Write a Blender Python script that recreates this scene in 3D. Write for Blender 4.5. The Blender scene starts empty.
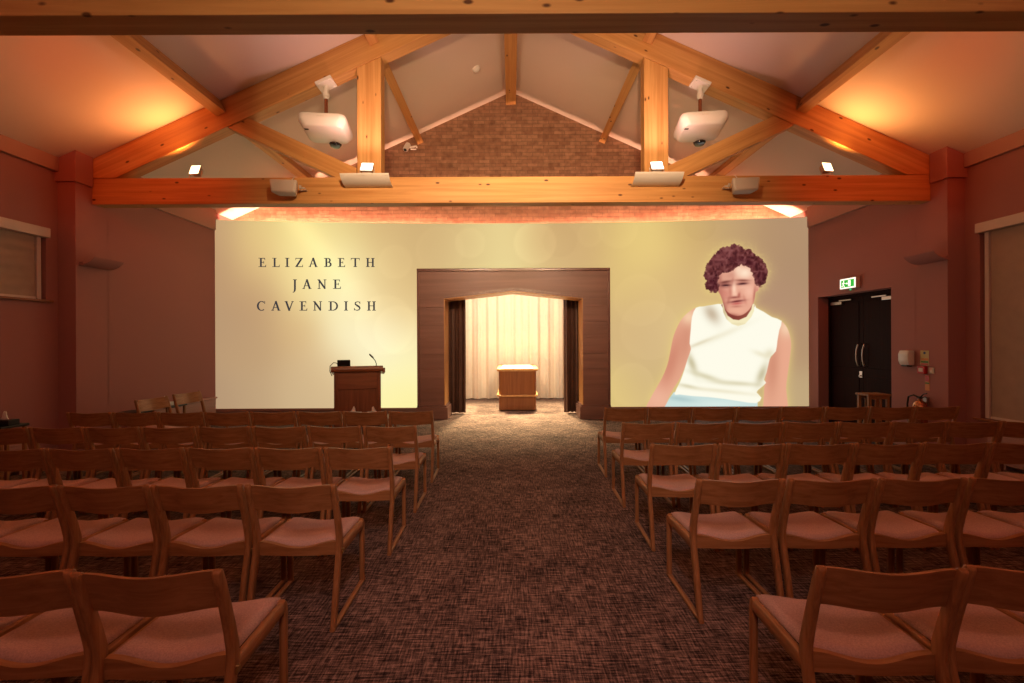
import bpy, bmesh, math, random
import numpy as np
from mathutils import Vector, Matrix, Euler

random.seed(7)
SC = bpy.context.scene
COL = SC.collection
R = math.radians
PI = math.pi

# ------------------------------------------------------------------ helpers
class MB:
    """collects shapes in one bmesh; build() links it as ONE mesh object"""
    def __init__(self):
        self.bm = bmesh.new()

    def _bev(self, geom, bev, seg=2):
        if bev > 0:
            edges = [e for e in geom if isinstance(e, bmesh.types.BMEdge)]
            bmesh.ops.bevel(self.bm, geom=edges, offset=bev, segments=seg, profile=0.5, affect='EDGES', clamp_overlap=True)

    def box(self, x0, x1, y0, y1, z0, z1, bev=0.0, seg=2, rot=None, piv=None):
        bm = self.bm
        vs = [bm.verts.new((x, y, z)) for x in (x0, x1) for y in (y0, y1) for z in (z0, z1)]
        F = [(0, 1, 3, 2), (4, 6, 7, 5), (0, 4, 5, 1), (2, 3, 7, 6), (0, 2, 6, 4), (1, 5, 7, 3)]
        fs = [bm.faces.new([vs[i] for i in f]) for f in F]
        if rot is not None:
            p = Vector(piv) if piv else Vector(((x0+x1)/2, (y0+y1)/2, (z0+z1)/2))
            m = rot.to_matrix()
            for v in vs:
                v.co = p + m @ (v.co - p)
        es = list({e for f in fs for e in f.edges})
        self._bev(es, bev, seg)
        return self

    def prism(self, poly, axis, a0, a1, bev=0.0, seg=2):
        """poly: list of 2-D points; axis 'y': (x,z); 'x': (y,z); 'z': (x,y)"""
        bm = self.bm
        def P(p, a):
            if axis == 'y': return (p[0], a, p[1])
            if axis == 'x': return (a, p[0], p[1])
            return (p[0], p[1], a)
        A = [bm.verts.new(P(p, a0)) for p in poly]
        B = [bm.verts.new(P(p, a1)) for p in poly]
        n = len(poly)
        fs = [bm.faces.new(A), bm.faces.new(B[::-1])]
        for i in range(n):
            fs.append(bm.faces.new((A[i], B[i], B[(i+1) % n], A[(i+1) % n])))
        es = list({e for f in fs for e in f.edges})
        self._bev(es, bev, seg)
        return self

    def sweep(self, pts, prof, closed_ends=True, up=None):
        """rings given by function prof(i, t) -> list of 3-D points"""
        bm = self.bm
        rings = []
        for i in range(len(pts)):
            rings.append([bm.verts.new(p) for p in prof(i, pts[i])])
        for a, b in zip(rings, rings[1:]):
            n = len(a)
            for k in range(n):
                bm.faces.new((a[k], a[(k+1) % n], b[(k+1) % n], b[k]))
        if closed_ends:
            bm.faces.new(rings[0][::-1]); bm.faces.new(rings[-1])
        return self

    def tube(self, pts, r, n=8):
        pts = [Vector(p) for p in pts]
        rr = r if isinstance(r, (list, tuple)) else [r]*len(pts)
        u = None
        bm = self.bm; rings = []
        for i, p in enumerate(pts):
            t = (pts[min(i+1, len(pts)-1)] - pts[max(i-1, 0)]).normalized()
            if u is None:
                u = t.orthogonal().normalized()
            u = (u - t*u.dot(t)).normalized()
            v = t.cross(u)
            rings.append([bm.verts.new(p + (u*math.cos(2*PI*k/n) + v*math.sin(2*PI*k/n))*rr[i]) for k in range(n)])
        for a, b in zip(rings, rings[1:]):
            for k in range(n):
                bm.faces.new((a[k], a[(k+1) % n], b[(k+1) % n], b[k]))
        bm.faces.new(rings[0][::-1]); bm.faces.new(rings[-1])
        return self

    def lathe(self, prof, c=(0, 0, 0), axis=(0, 0, 1), n=20):
        """prof: (radius, height) list"""
        ax = Vector(axis).normalized(); u = ax.orthogonal().normalized(); v = ax.cross(u); c = Vector(c)
        bm = self.bm; rings = []
        for r, h in prof:
            rings.append([bm.verts.new(c + ax*h + (u*math.cos(2*PI*k/n) + v*math.sin(2*PI*k/n))*max(r, 1e-4)) for k in range(n)])
        for a, b in zip(rings, rings[1:]):
            for k in range(n):
                bm.faces.new((a[k], a[(k+1) % n], b[(k+1) % n], b[k]))
        bm.faces.new(rings[0][::-1]); bm.faces.new(rings[-1])
        return self

    def surf(self, fn, nu, nv):
        bm = self.bm
        g = [[bm.verts.new(fn(i/nu, j/nv)) for j in range(nv+1)] for i in range(nu+1)]
        for i in range(nu):
            for j in range(nv):
                bm.faces.new((g[i][j], g[i+1][j], g[i+1][j+1], g[i][j+1]))
        return self

    def slab(self, top, bot, nu, nv):
        """closed solid between two surfaces top(u,v), bot(u,v)"""
        bm = self.bm
        T = [[bm.verts.new(top(i/nu, j/nv)) for j in range(nv+1)] for i in range(nu+1)]
        B = [[bm.verts.new(bot(i/nu, j/nv)) for j in range(nv+1)] for i in range(nu+1)]
        for i in range(nu):
            for j in range(nv):
                bm.faces.new((T[i][j], T[i+1][j], T[i+1][j+1], T[i][j+1]))
                bm.faces.new((B[i][j], B[i][j+1], B[i+1][j+1], B[i+1][j]))
        for i in range(nu):
            bm.faces.new((T[i][0], B[i][0], B[i+1][0], T[i+1][0]))
            bm.faces.new((T[i][nv], T[i+1][nv], B[i+1][nv], B[i][nv]))
        for j in range(nv):
            bm.faces.new((T[0][j], T[0][j+1], B[0][j+1], B[0][j]))
            bm.faces.new((T[nu][j], B[nu][j], B[nu][j+1], T[nu][j+1]))
        return self

    def build(self, name, mat, parent=None, world=False, smooth=False, auto=40, loc=None, rot=None):
        me = bpy.data.meshes.new(name)
        bmesh.ops.recalc_face_normals(self.bm, faces=self.bm.faces)
        self.bm.to_mesh(me); self.bm.free()
        me.materials.append(mat)
        o = bpy.data.objects.new(name, me)
        COL.objects.link(o)
        if parent is not None:
            o.parent = parent
            if world:
                me.transform(Matrix.Translation(-parent.location))
        if loc is not None: o.location = loc
        if rot is not None: o.rotation_euler = rot
        if smooth:
            for p in me.polygons: p.use_smooth = True
            try: me.set_sharp_from_angle(angle=R(auto))
            except Exception: pass
        return o


def thing(name, label, cat, loc=(0, 0, 0), rotz=0.0, group=None):
    o = bpy.data.objects.new(name, None)
    o.empty_display_size = 0.1
    COL.objects.link(o)
    o.location = loc; o.rotation_euler = (0, 0, rotz)
    o['label'] = label; o['category'] = cat
    if group: o['group'] = group
    return o

def tag(o, label, cat, group=None):
    o['label'] = label; o['category'] = cat
    if group: o['group'] = group
    return o

def struct(o):
    o['kind'] = 'structure'
    return o

def dup(root, loc, rotz=0.0, label=None, group=None):
    r = root.copy(); COL.objects.link(r); r.location = loc; r.rotation_euler = (0, 0, rotz)
    if label: r['label'] = label
    if group: r['group'] = group
    for ch in list(root.children):
        c = ch.copy(); COL.objects.link(c); c.parent = r
        for g in list(ch.children):
            d = g.copy(); COL.objects.link(d); d.parent = c
    return r

# ------------------------------------------------------------------ materials
def newmat(name):
    m = bpy.data.materials.new(name); m.use_nodes = True
    nt = m.node_tree
    return m, nt, nt.nodes['Principled BSDF']

def plain(name, col, rough=0.6, metal=0.0, spec=0.5, var=0.0, vscale=6.0, bump=0.0, bscale=200.0):
    m, nt, b = newmat(name)
    b.inputs['Base Color'].default_value = (*col, 1); b.inputs['Roughness'].default_value = rough
    b.inputs['Metallic'].default_value = metal; b.inputs['Specular IOR Level'].default_value = spec
    tc = nt.nodes.new('ShaderNodeTexCoord')
    if var > 0:
        nz = nt.nodes.new('ShaderNodeTexNoise'); nz.inputs['Scale'].default_value = vscale; nz.inputs['Detail'].default_value = 4
        nt.links.new(tc.outputs['Object'], nz.inputs['Vector'])
        rp = nt.nodes.new('ShaderNodeValToRGB')
        rp.color_ramp.elements[0].position = 0.3; rp.color_ramp.elements[1].position = 0.7
        rp.color_ramp.elements[0].color = (*[c*(1-var) for c in col], 1)
        rp.color_ramp.elements[1].color = (*[min(1, c*(1+var)) for c in col], 1)
        nt.links.new(nz.outputs['Fac'], rp.inputs['Fac']); nt.links.new(rp.outputs['Color'], b.inputs['Base Color'])
    if bump > 0:
        n2 = nt.nodes.new('ShaderNodeTexNoise'); n2.inputs['Scale'].default_value = bscale; n2.inputs['Detail'].default_value = 3
        nt.links.new(tc.outputs['Object'], n2.inputs['Vector'])
        bp = nt.nodes.new('ShaderNodeBump'); bp.inputs['Strength'].default_value = bump; bp.inputs['Distance'].default_value = 0.005
        nt.links.new(n2.outputs['Fac'], bp.inputs['Height']); nt.links.new(bp.outputs['Normal'], b.inputs['Normal'])
    return m

def wood(name, dark, light, axis='x', rough=0.45, grain=18.0, along=0.8, knots=0.0, knot_col=(0.10, 0.035, 0.012), spec=0.4, bands=0.0):
    m, nt, b = newmat(name)
    b.inputs['Roughness'].default_value = rough; b.inputs['Specular IOR Level'].default_value = spec
    tc = nt.nodes.new('ShaderNodeTexCoord'); mp = nt.nodes.new('ShaderNodeMapping')
    sc = {'x': (along, grain, grain), 'y': (grain, along, grain), 'z': (grain, grain, along)}[axis]
    mp.inputs['Scale'].default_value = sc
    oi = nt.nodes.new('ShaderNodeObjectInfo')
    ad = nt.nodes.new('ShaderNodeVectorMath'); ad.operation = 'ADD'
    cx = nt.nodes.new('ShaderNodeVectorMath'); cx.operation = 'SCALE'; cx.inputs[0].default_value = (7.3, 5.1, 9.7)
    nt.links.new(oi.outputs['Random'], cx.inputs['Scale'])
    nt.links.new(tc.outputs['Object'], ad.inputs[0]); nt.links.new(cx.outputs[0], ad.inputs[1])
    nt.links.new(ad.outputs[0], mp.inputs['Vector'])
    n1 = nt.nodes.new('ShaderNodeTexNoise'); n1.inputs['Scale'].default_value = 1.0; n1.inputs['Detail'].default_value = 6; n1.inputs['Roughness'].default_value = 0.6
    n1.inputs['Distortion'].default_value = 0.6
    nt.links.new(mp.outputs['Vector'], n1.inputs['Vector'])
    rp = nt.nodes.new('ShaderNodeValToRGB')
    rp.color_ramp.elements[0].position = 0.32; rp.color_ramp.elements[1].position = 0.68
    rp.color_ramp.elements[0].color = (*dark, 1); rp.color_ramp.elements[1].color = (*light, 1)
    nt.links.new(n1.outputs['Fac'], rp.inputs['Fac'])
    out = rp.outputs['Color']
    if knots > 0:
        mk = nt.nodes.new('ShaderNodeMapping')
        k = 4.6
        mk.inputs['Scale'].default_value = {'x': (k*0.75, k*1.6, k*1.6), 'y': (k*1.6, k*0.75, k*1.6), 'z': (k*1.6, k*1.6, k*0.75)}[axis]
        nt.links.new(ad.outputs[0], mk.inputs['Vector'])
        vo = nt.nodes.new('ShaderNodeTexVoronoi'); vo.feature = 'F1'; vo.inputs['Scale'].default_value = 1.0
        nt.links.new(mk.outputs['Vector'], vo.inputs['Vector'])
        rk = nt.nodes.new('ShaderNodeValToRGB')
        rk.color_ramp.elements[0].position = 0.07*knots; rk.color_ramp.elements[1].position = 0.13*knots
        rk.color_ramp.elements[0].color = (1, 1, 1, 1); rk.color_ramp.elements[1].color = (0, 0, 0, 1)
        nt.links.new(vo.outputs['Distance'], rk.inputs['Fac'])
        mx = nt.nodes.new('ShaderNodeMix'); mx.data_type = 'RGBA'
        nt.links.new(rk.outputs['Color'], mx.inputs['Factor'])
        nt.links.new(out, mx.inputs['A']); mx.inputs['B'].default_value = (*knot_col, 1)
        out = mx.outputs['Result']
    nt.links.new(out, b.inputs['Base Color'])
    bp = nt.nodes.new('ShaderNodeBump'); bp.inputs['Strength'].default_value = 0.08; bp.inputs['Distance'].default_value = 0.004
    nt.links.new(n1.outputs['Fac'], bp.inputs['Height']); nt.links.new(bp.outputs['Normal'], b.inputs['Normal'])
    return m

def emit(name, col, strength):
    m, nt, b = newmat(name)
    nt.nodes.remove(b)
    e = nt.nodes.new('ShaderNodeEmission'); e.inputs['Color'].default_value = (*col, 1); e.inputs['Strength'].default_value = strength
    nt.links.new(e.outputs[0], nt.nodes['Material Output'].inputs['Surface'])
    return m

M = {}
PD, PL = (0.46, 0.215, 0.065), (0.66, 0.37, 0.14)
M['pine_x'] = wood('pine_x', PD, PL, 'x', 0.5, 16, 0.5, knots=1.0)
M['pine_z'] = wood('pine_z', PD, PL, 'z', 0.5, 16, 0.5, knots=1.0)
M['pine_y'] = wood('pine_y', PD, PL, 'y', 0.5, 16, 0.5, knots=1.0)
OD, OL = (0.26, 0.11, 0.038), (0.42, 0.20, 0.085)
M['oak_x'] = wood('oak_x', OD, OL, 'x', 0.42, 38, 1.6)
M['oak_y'] = wood('oak_y', OD, OL, 'y', 0.42, 60, 3.0)
M['oak_z'] = wood('oak_z', OD, OL, 'z', 0.42, 60, 3.0)
M['lectern_z'] = wood('lectern_z', (0.17, 0.050, 0.022), (0.29, 0.095, 0.042), 'z', 0.4, 22, 1.2)
M['lectern_x'] = wood('lectern_x', (0.20, 0.060, 0.026), (0.31, 0.105, 0.045), 'x', 0.4, 22, 1.2)
M['cata_z'] = wood('cata_z', (0.20, 0.075, 0.028), (0.30, 0.125, 0.05), 'z', 0.4, 30, 1.0)
M['cata_y'] = wood('cata_y', (0.45, 0.25, 0.10), (0.62, 0.38, 0.17), 'y', 0.4, 24, 1.0)
M['arch_x'] = wood('arch_x', (0.15, 0.070, 0.058), (0.22, 0.11, 0.092), 'x', 0.42, 10, 0.4, spec=0.5)
M['arch_dark'] = wood('arch_dark', (0.13, 0.06, 0.055), (0.19, 0.09, 0.08), 'z', 0.3, 14, 0.5, spec=0.6)
M['arch_reveal'] = wood('arch_reveal', (0.40, 0.19, 0.07), (0.55, 0.29, 0.12), 'z', 0.4, 14, 0.5)
M['door_z'] = wood('door_z', (0.012, 0.003, 0.0025), (0.024, 0.005, 0.004), 'z', 0.65, 20, 0.6, spec=0.1)
M['sill'] = wood('sill', (0.22, 0.07, 0.03), (0.34, 0.12, 0.05), 'y', 0.4, 20, 0.8)
M['paint'] = plain('paint', (0.39, 0.18, 0.17), 0.85, spec=0.2, bump=0.05, bscale=90)
M['ceiling'] = plain('ceiling_paint', (0.74, 0.66, 0.62), 0.9, spec=0.15, bump=0.03, bscale=60)
M['trim'] = plain('trim_paint', (0.44, 0.24, 0.205), 0.7, spec=0.3, bump=0.02, bscale=60)
M['skirt'] = plain('skirting_paint', (0.20, 0.11, 0.10), 0.6)
M['seat'] = plain('seat_fabric', (0.56, 0.38, 0.345), 0.95, spec=0.1, var=0.16, vscale=160, bump=0.35, bscale=700)
M['black_seat'] = plain('black_seat_fabric', (0.012, 0.010, 0.011), 0.8, var=0.2, vscale=120)
M['white'] = plain('white_plastic', (0.78, 0.76, 0.75), 0.38, var=0.03, vscale=3)
M['offwhite'] = plain('offwhite_plastic', (0.60, 0.54, 0.50), 0.5, var=0.03, vscale=3)
M['black'] = plain('black_plastic', (0.008, 0.008, 0.009), 0.35, var=0.1, vscale=5)
M['steel'] = plain('brushed_steel', (0.62, 0.60, 0.57), 0.28, metal=1.0, var=0.08, vscale=20)
M['brass'] = plain('brass_link', (0.55, 0.40, 0.18), 0.35, metal=1.0, var=0.08, vscale=20)
M['copper'] = plain('coppery_metal', (0.55, 0.25, 0.14), 0.22, metal=1.0, var=0.08, vscale=10)
M['red'] = plain('red_plastic', (0.50, 0.015, 0.015), 0.4, var=0.05, vscale=10)
M['tissue'] = plain('tissue_paper', (0.85, 0.80, 0.78), 0.9, var=0.03, vscale=20)
M['blind'] = plain('blind_fabric', (0.42, 0.33, 0.28), 0.9, spec=0.1, var=0.05, vscale=8, bump=0.15, bscale=300)
M['cassette'] = plain('blind_cassette', (0.66, 0.56, 0.54), 0.45, var=0.02, vscale=4)
M['radiator'] = plain('radiator_paint', (0.46, 0.25, 0.22), 0.45, var=0.02, vscale=4)
M['cream_curtain'] = plain('cream_curtain', (0.86, 0.78, 0.64), 0.9, spec=0.1, var=0.03, vscale=10)
M['dark_curtain'] = plain('dark_curtain', (0.085, 0.040, 0.030), 0.55, spec=0.5, var=0.15, vscale=10)
M['label_yellow'] = plain('label_yellow', (0.55, 0.50, 0.25), 0.6, var=0.03, vscale=30)
M['label_blue'] = plain('label_blue', (0.02, 0.06, 0.25), 0.6, var=0.03, vscale=30)
M['label_green'] = plain('label_green', (0.05, 0.22, 0.05), 0.6, var=0.03, vscale=30)
M['label_orange'] = plain('label_orange', (0.65, 0.28, 0.10), 0.6, var=0.03, vscale=30)
M['lens'] = plain('lens_glass', (0.01, 0.01, 0.012), 0.05, spec=0.8, var=0.1, vscale=10)
M['black_table'] = plain('black_laminate', (0.010, 0.010, 0.013), 0.4, var=0.1, vscale=10)

# carpet: flecked crosshatch weave
def carpet():
    m, nt, b = newmat('carpet')
    b.inputs['Roughness'].default_value = 0.95; b.inputs['Specular IOR Level'].default_value = 0.1
    tc = nt.nodes.new('ShaderNodeTexCoord')
    def nz(sx, sy, detail=3, off=(0, 0, 0)):
        mp = nt.nodes.new('ShaderNodeMapping'); mp.inputs['Scale'].default_value = (sx, sy, 1); mp.inputs['Location'].default_value = off
        n = nt.nodes.new('ShaderNodeTexNoise'); n.inputs['Scale'].default_value = 1; n.inputs['Detail'].default_value = detail; n.inputs['Roughness'].default_value = 0.65
        nt.links.new(tc.outputs['Object'], mp.inputs['Vector']); nt.links.new(mp.outputs['Vector'], n.inputs['Vector'])
        return n.outputs['Fac']
    def mth(op, a, c):
        n = nt.nodes.new('ShaderNodeMath'); n.operation = op
        for i, v in enumerate((a, c)):
            if isinstance(v, (int, float)): n.inputs[i].default_value = v
            else: nt.links.new(v, n.inputs[i])
        return n.outputs[0]
    h = nz(9, 95); v = nz(95, 9, off=(3, 7, 0)); big = nz(2.2, 2.6, 2, (11, 4, 0)); fine = nz(260, 260, 1)
    s = mth('ADD', mth('MULTIPLY', h, 0.42), mth('MULTIPLY', v, 0.33))
    s = mth('ADD', s, mth('MULTIPLY', big, 0.11)); s = mth('ADD', s, mth('MULTIPLY', fine, 0.14))
    rp = nt.nodes.new('ShaderNodeValToRGB'); cr = rp.color_ramp
    cr.elements[0].position = 0.41; cr.elements[0].color = (0.012, 0.010, 0.014, 1)
    cr.elements[1].position = 0.60; cr.elements[1].color = (0.42, 0.29, 0.26, 1)
    e = cr.elements.new(0.47); e.color = (0.07, 0.048, 0.048, 1)
    e = cr.elements.new(0.53); e.color = (0.20, 0.135, 0.115, 1)
    nt.links.new(s, rp.inputs['Fac']); nt.links.new(rp.outputs['Color'], b.inputs['Base Color'])
    bp = nt.nodes.new('ShaderNodeBump'); bp.inputs['Strength'].default_value = 0.4; bp.inputs['Distance'].default_value = 0.004
    nt.links.new(fine, bp.inputs['Height']); nt.links.new(bp.outputs['Normal'], b.inputs['Normal'])
    return m
M['carpet'] = carpet()

def brick():
    m, nt, b = newmat('brick')
    b.inputs['Roughness'].default_value = 0.9; b.inputs['Specular IOR Level'].default_value = 0.15
    tc = nt.nodes.new('ShaderNodeTexCoord'); sp = nt.nodes.new('ShaderNodeSeparateXYZ'); cb = nt.nodes.new('ShaderNodeCombineXYZ')
    nt.links.new(tc.outputs['Object'], sp.inputs[0]); nt.links.new(sp.outputs['X'], cb.inputs['X']); nt.links.new(sp.outputs['Z'], cb.inputs['Y'])
    br = nt.nodes.new('ShaderNodeTexBrick')
    br.inputs['Scale'].default_value = 1.0; br.inputs['Brick Width'].default_value = 0.225; br.inputs['Row Height'].default_value = 0.075
    br.inputs['Mortar Size'].default_value = 0.006; br.inputs['Mortar Smooth'].default_value = 0.3; br.inputs['Bias'].default_value = 0.0
    br.inputs['Color1'].default_value = (0.26, 0.138, 0.092, 1); br.inputs['Color2'].default_value = (0.36, 0.205, 0.14, 1)
    br.inputs['Mortar'].default_value = (0.21, 0.125, 0.09, 1)
    nt.links.new(cb.outputs[0], br.inputs['Vector'])
    nz = nt.nodes.new('ShaderNodeTexNoise'); nz.inputs['Scale'].default_value = 9; nz.inputs['Detail'].default_value = 5
    nt.links.new(cb.outputs[0], nz.inputs['Vector'])
    mx = nt.nodes.new('ShaderNodeMix'); mx.data_type = 'RGBA'; mx.blend_type = 'OVERLAY'; mx.inputs['Factor'].default_value = 0.6
    nt.links.new(br.outputs['Color'], mx.inputs['A']); nt.links.new(nz.outputs['Fac'], mx.inputs['B'])
    nt.links.new(mx.outputs['Result'], b.inputs['Base Color'])
    bp = nt.nodes.new('ShaderNodeBump'); bp.inputs['Strength'].default_value = 0.5; bp.inputs['Distance'].default_value = 0.008; bp.invert = True
    nt.links.new(br.outputs['Fac'], bp.inputs['Height']); nt.links.new(bp.outputs['Normal'], b.inputs['Normal'])
    return m
M['brick'] = brick()

# ------------------------------------------------------------------ the room (metres; x right, y away from the camera, z up)
W = 5.86            # inner half width of the stage bay and of the pillars
WN = 6.10           # inner half width of the seating bay
APEX, SL = 6.82, 0.454
YB = -4.2           # back of the hall
YG = 9.56           # brick gable
def roof(x): return APEX - SL*abs(x)
def yscreen(x): return 9.39 - 0.40*(x/W)**2

struct(MB().box(-6.6, 6.6, YB-0.3, 12.9, -0.12, 0.0).build('floor', M['carpet']))
mb = MB()
for s in (-1, 1):
    x1 = s*6.5
    poly = [(0, APEX), (x1, roof(x1)), (x1, roof(x1)+0.2), (0, APEX+0.2)]
    mb.prism(poly, 'y', YB-0.3, YG+0.25)
struct(mb.build('ceiling', M['ceiling']))

# gable of brick with the opening of the alcove
mb = MB()
Y0, Y1 = YG, YG+0.25
mb.prism([(-6.2, 0), (-1.42, 0), (-1.42, 2.75), (-6.2, 2.75)], 'y', Y0, Y1)
mb.prism([(1.48, 0), (6.2, 0), (6.2, 2.75), (1.48, 2.75)], 'y', Y0, Y1)
mb.prism([(-6.2, 2.75), (6.2, 2.75), (6.2, roof(6.2)), (0, APEX), (-6.2, roof(6.2))], 'y', Y0, Y1)
struct(mb.build('wall_gable', M['brick']))

# curved false wall that carries the projection
def curved(mb, xa, xb, z0, z1, n=40, th=0.10, front=0.0):
    mb.slab(lambda u, v: (xa+(xb-xa)*u, yscreen(xa+(xb-xa)*u)-front, z0+(z1-z0)*v),
            lambda u, v: (xa+(xb-xa)*u, yscreen(xa+(xb-xa)*u)+th, z0+(z1-z0)*v), n, 1)
    return mb
ZT = 4.02
mb = MB()
curved(mb, -W, -1.9, 0, ZT); curved(mb, 1.94, W, 0, ZT); curved(mb, -1.9, 1.94, 3.04, ZT)
struct(mb.build('wall_front', M['trim']))
mb = MB()
curved(mb, -W, -1.94, 0, 0.215, front=0.018, th=-0.001); curved(mb, 1.98, W, 0, 0.215, front=0.018, th=-0.001)
struct(mb.build('baseboard_front', M['skirt']))

# side walls
def side_wall(s):
    """s = -1 left, 1 right"""
    mb = MB()
    def bx(xa, xb, y0, y1, z0, z1):
        mb.box(min(s*xa, s*xb), max(s*xa, s*xb), y0, y1, z0, z1)
    top = 4.3
    ye = 6.115
    wz0, wz1 = ((2.16, 3.05) if s < 0 else (0.57, 3.05))
    wy0, wy1 = 3.1, (5.96 if s < 0 else 5.93)
    bx(WN, WN+0.3, YB, wy0, 0, top)
    bx(WN, WN+0.3, wy1, ye+0.5, 0, top)
    bx(WN, WN+0.3, wy0, wy1, 0, wz0)
    bx(WN, WN+0.3, wy0, wy1, wz1, top)
    if s < 0:
        bx(W, W+0.3, 6.6, YG, 0, top)
    else:
        bx(W, W+0.3, 6.6, 7.03, 0, top)
        bx(W, W+0.3, 8.71, YG, 0, top)
        bx(W, W+0.3, 7.03, 8.71, 2.40, top)
    return struct(mb.build('wall_left' if s < 0 else 'wall_right', M['paint']))
side_wall(-1); side_wall(1)
struct(MB().box(-6.4, 6.4, YB-0.2, YB, 0, 6.9).build('wall_back', M['paint']))

# pillars with boxed heads, wall-plate casings
def casing(s):
    mb = MB()
    def bx(xa, xb, y0, y1, z0, z1, bev=0.004):
        mb.box(min(s*xa, s*xb), max(s*xa, s*xb), y0, y1, z0, z1, bev)
    bx(W, WN+0.02, 6.115, 6.61, 0, 4.25)
    bx(W-0.035, WN+0.02, 6.08, 6.34, 3.76, 4.25)
    bx(W, WN+0.02, 2.52, 3.01, 0, 4.25)
    return mb
for s, nm in ((-1, 'left'), (1, 'right')):
    struct(casing(s).build('pillar_%s' % nm, M['paint']))
    mb = MB()
    x0, x1 = sorted((s*(WN-0.055), s*(WN+0.02)))
    mb.box(x0, x1, YB, 6.08, 3.885, 4.3, 0.004)
    struct(mb.build('trim_1' if s < 0 else 'trim_2', M['trim']))
    mb = MB()
    x0, x1 = sorted((s*(W-0.06), s*(W+0.02)))
    mb.box(x0, x1, 6.56, 8.93, 3.79, 4.25, 0.004)
    struct(mb.build('trim_3' if s < 0 else 'trim_4', M['trim']))

# skirting boards along the side walls
for s, nm in ((-1, 'left'), (1, 'right')):
    mb = MB()
    def sk(xa, y0, y1):
        a, b_ = sorted((s*(xa-0.015), s*(xa+0.005)))
        mb.box(a, b_, y0, y1, 0, 0.12, 0.003)
    sk(WN, YB, 6.1)
    if s < 0: sk(W, 6.62, 8.9)
    else: sk(W, 6.62, 7.02); sk(W, 8.72, 8.9)
    struct(mb.build('baseboard_%s' % nm, M['trim']))

# alcove shell
struct(MB().box(-2.5, -2.35, YG+0.25, 12.75, 0, 3.4).build('wall_alcove_left', M['trim']))
struct(MB().box(2.39, 2.54, YG+0.25, 12.75, 0, 3.4).build('wall_alcove_right', M['trim']))
struct(MB().box(-2.5, 2.54, 12.7, 12.85, 0, 3.4).build('wall_alcove_back', M['trim']))
struct(MB().box(-2.5, 2.54, YG+0.25, 12.85, 3.4, 3.5).build('ceiling_alcove', M['trim']))

# windows with roller blinds
for s in (-1, 1):
    z0 = 2.16 if s < 0 else 0.57
    e = 0.03 if s < 0 else 0.0
    def X(a, b_): return sorted((s*a, s*b_))
    mb = MB()
    a, b_ = X(WN+0.06, WN+0.11)
    y0, y1, z1 = 3.1, 5.93+e, 3.05
    mb.box(a, b_, y0, y0+0.05, z0, z1, 0.004); mb.box(a, b_, y1-0.05, y1, z0, z1, 0.004)
    mb.box(a, b_, y0+0.05, y1-0.05, z1-0.05, z1, 0.004); mb.box(a, b_, y0+0.05, y1-0.05, z0, z0+0.05, 0.004)
    wn = struct(mb.build('window_1' if s < 0 else 'window_2', M['trim']))
    a, b_ = X(WN-0.055, WN+0.06)
    struct(MB().box(a, b_, y0-0.04, y1+0.05, z0-0.028, z0, 0.006).build('window_sill', M['sill'], wn))
    a, b_ = X(WN+0.12, WN+0.13)
    struct(MB().box(a, b_, y0, y1, z0, z1).build('window_pane', M['black'], wn))
    # the blind
    bl = thing('roller_blind', 'lowered roller blind over the short high window on the left wall' if s < 0 else
               'lowered roller blind over the tall window on the right wall', 'blind', (s*WN, 4.5, z0), 0, 'roller blinds on the side walls')
    a, b_ = X(WN-0.045, WN+0.06)
    MB().box(a, b_, 3.08, 5.95+e, 2.975, 3.10, 0.006).build('cassette', M['cassette'], bl, world=True)
    mb = MB()
    def fab(u, v, off=0.0):
        y = 3.18+(5.83+e-3.18)*u; z = z0+0.03+(2.975-z0-0.03)*v
        w = 0.0035*math.sin(17*v+3*u)*math.sin(PI*v)+0.002*math.sin(40*v-9*u)
        return (s*(WN+0.04+w+off), y, z)
    mb.slab(lambda u, v: fab(u, v), lambda u, v: fab(u, v, 0.003), 20, 50)
    MB.build(mb, 'blind_fabric', M['blind'], bl, world=True, smooth=True)
    for ya in (3.13, 5.835+e):
        a, b_ = X(WN+0.015, WN+0.058)
        MB().box(a, b_, ya, ya+0.05, z0+0.003, 2.975, 0.004).build('side_channel', M['cassette'], bl, world=True)
    a, b_ = X(WN+0.02, WN+0.055)
    MB().box(a, b_, 3.19, 5.825+e, z0+0.004, z0+0.034, 0.004).build('bottom_bar', M['cassette'], bl, world=True)

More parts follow.
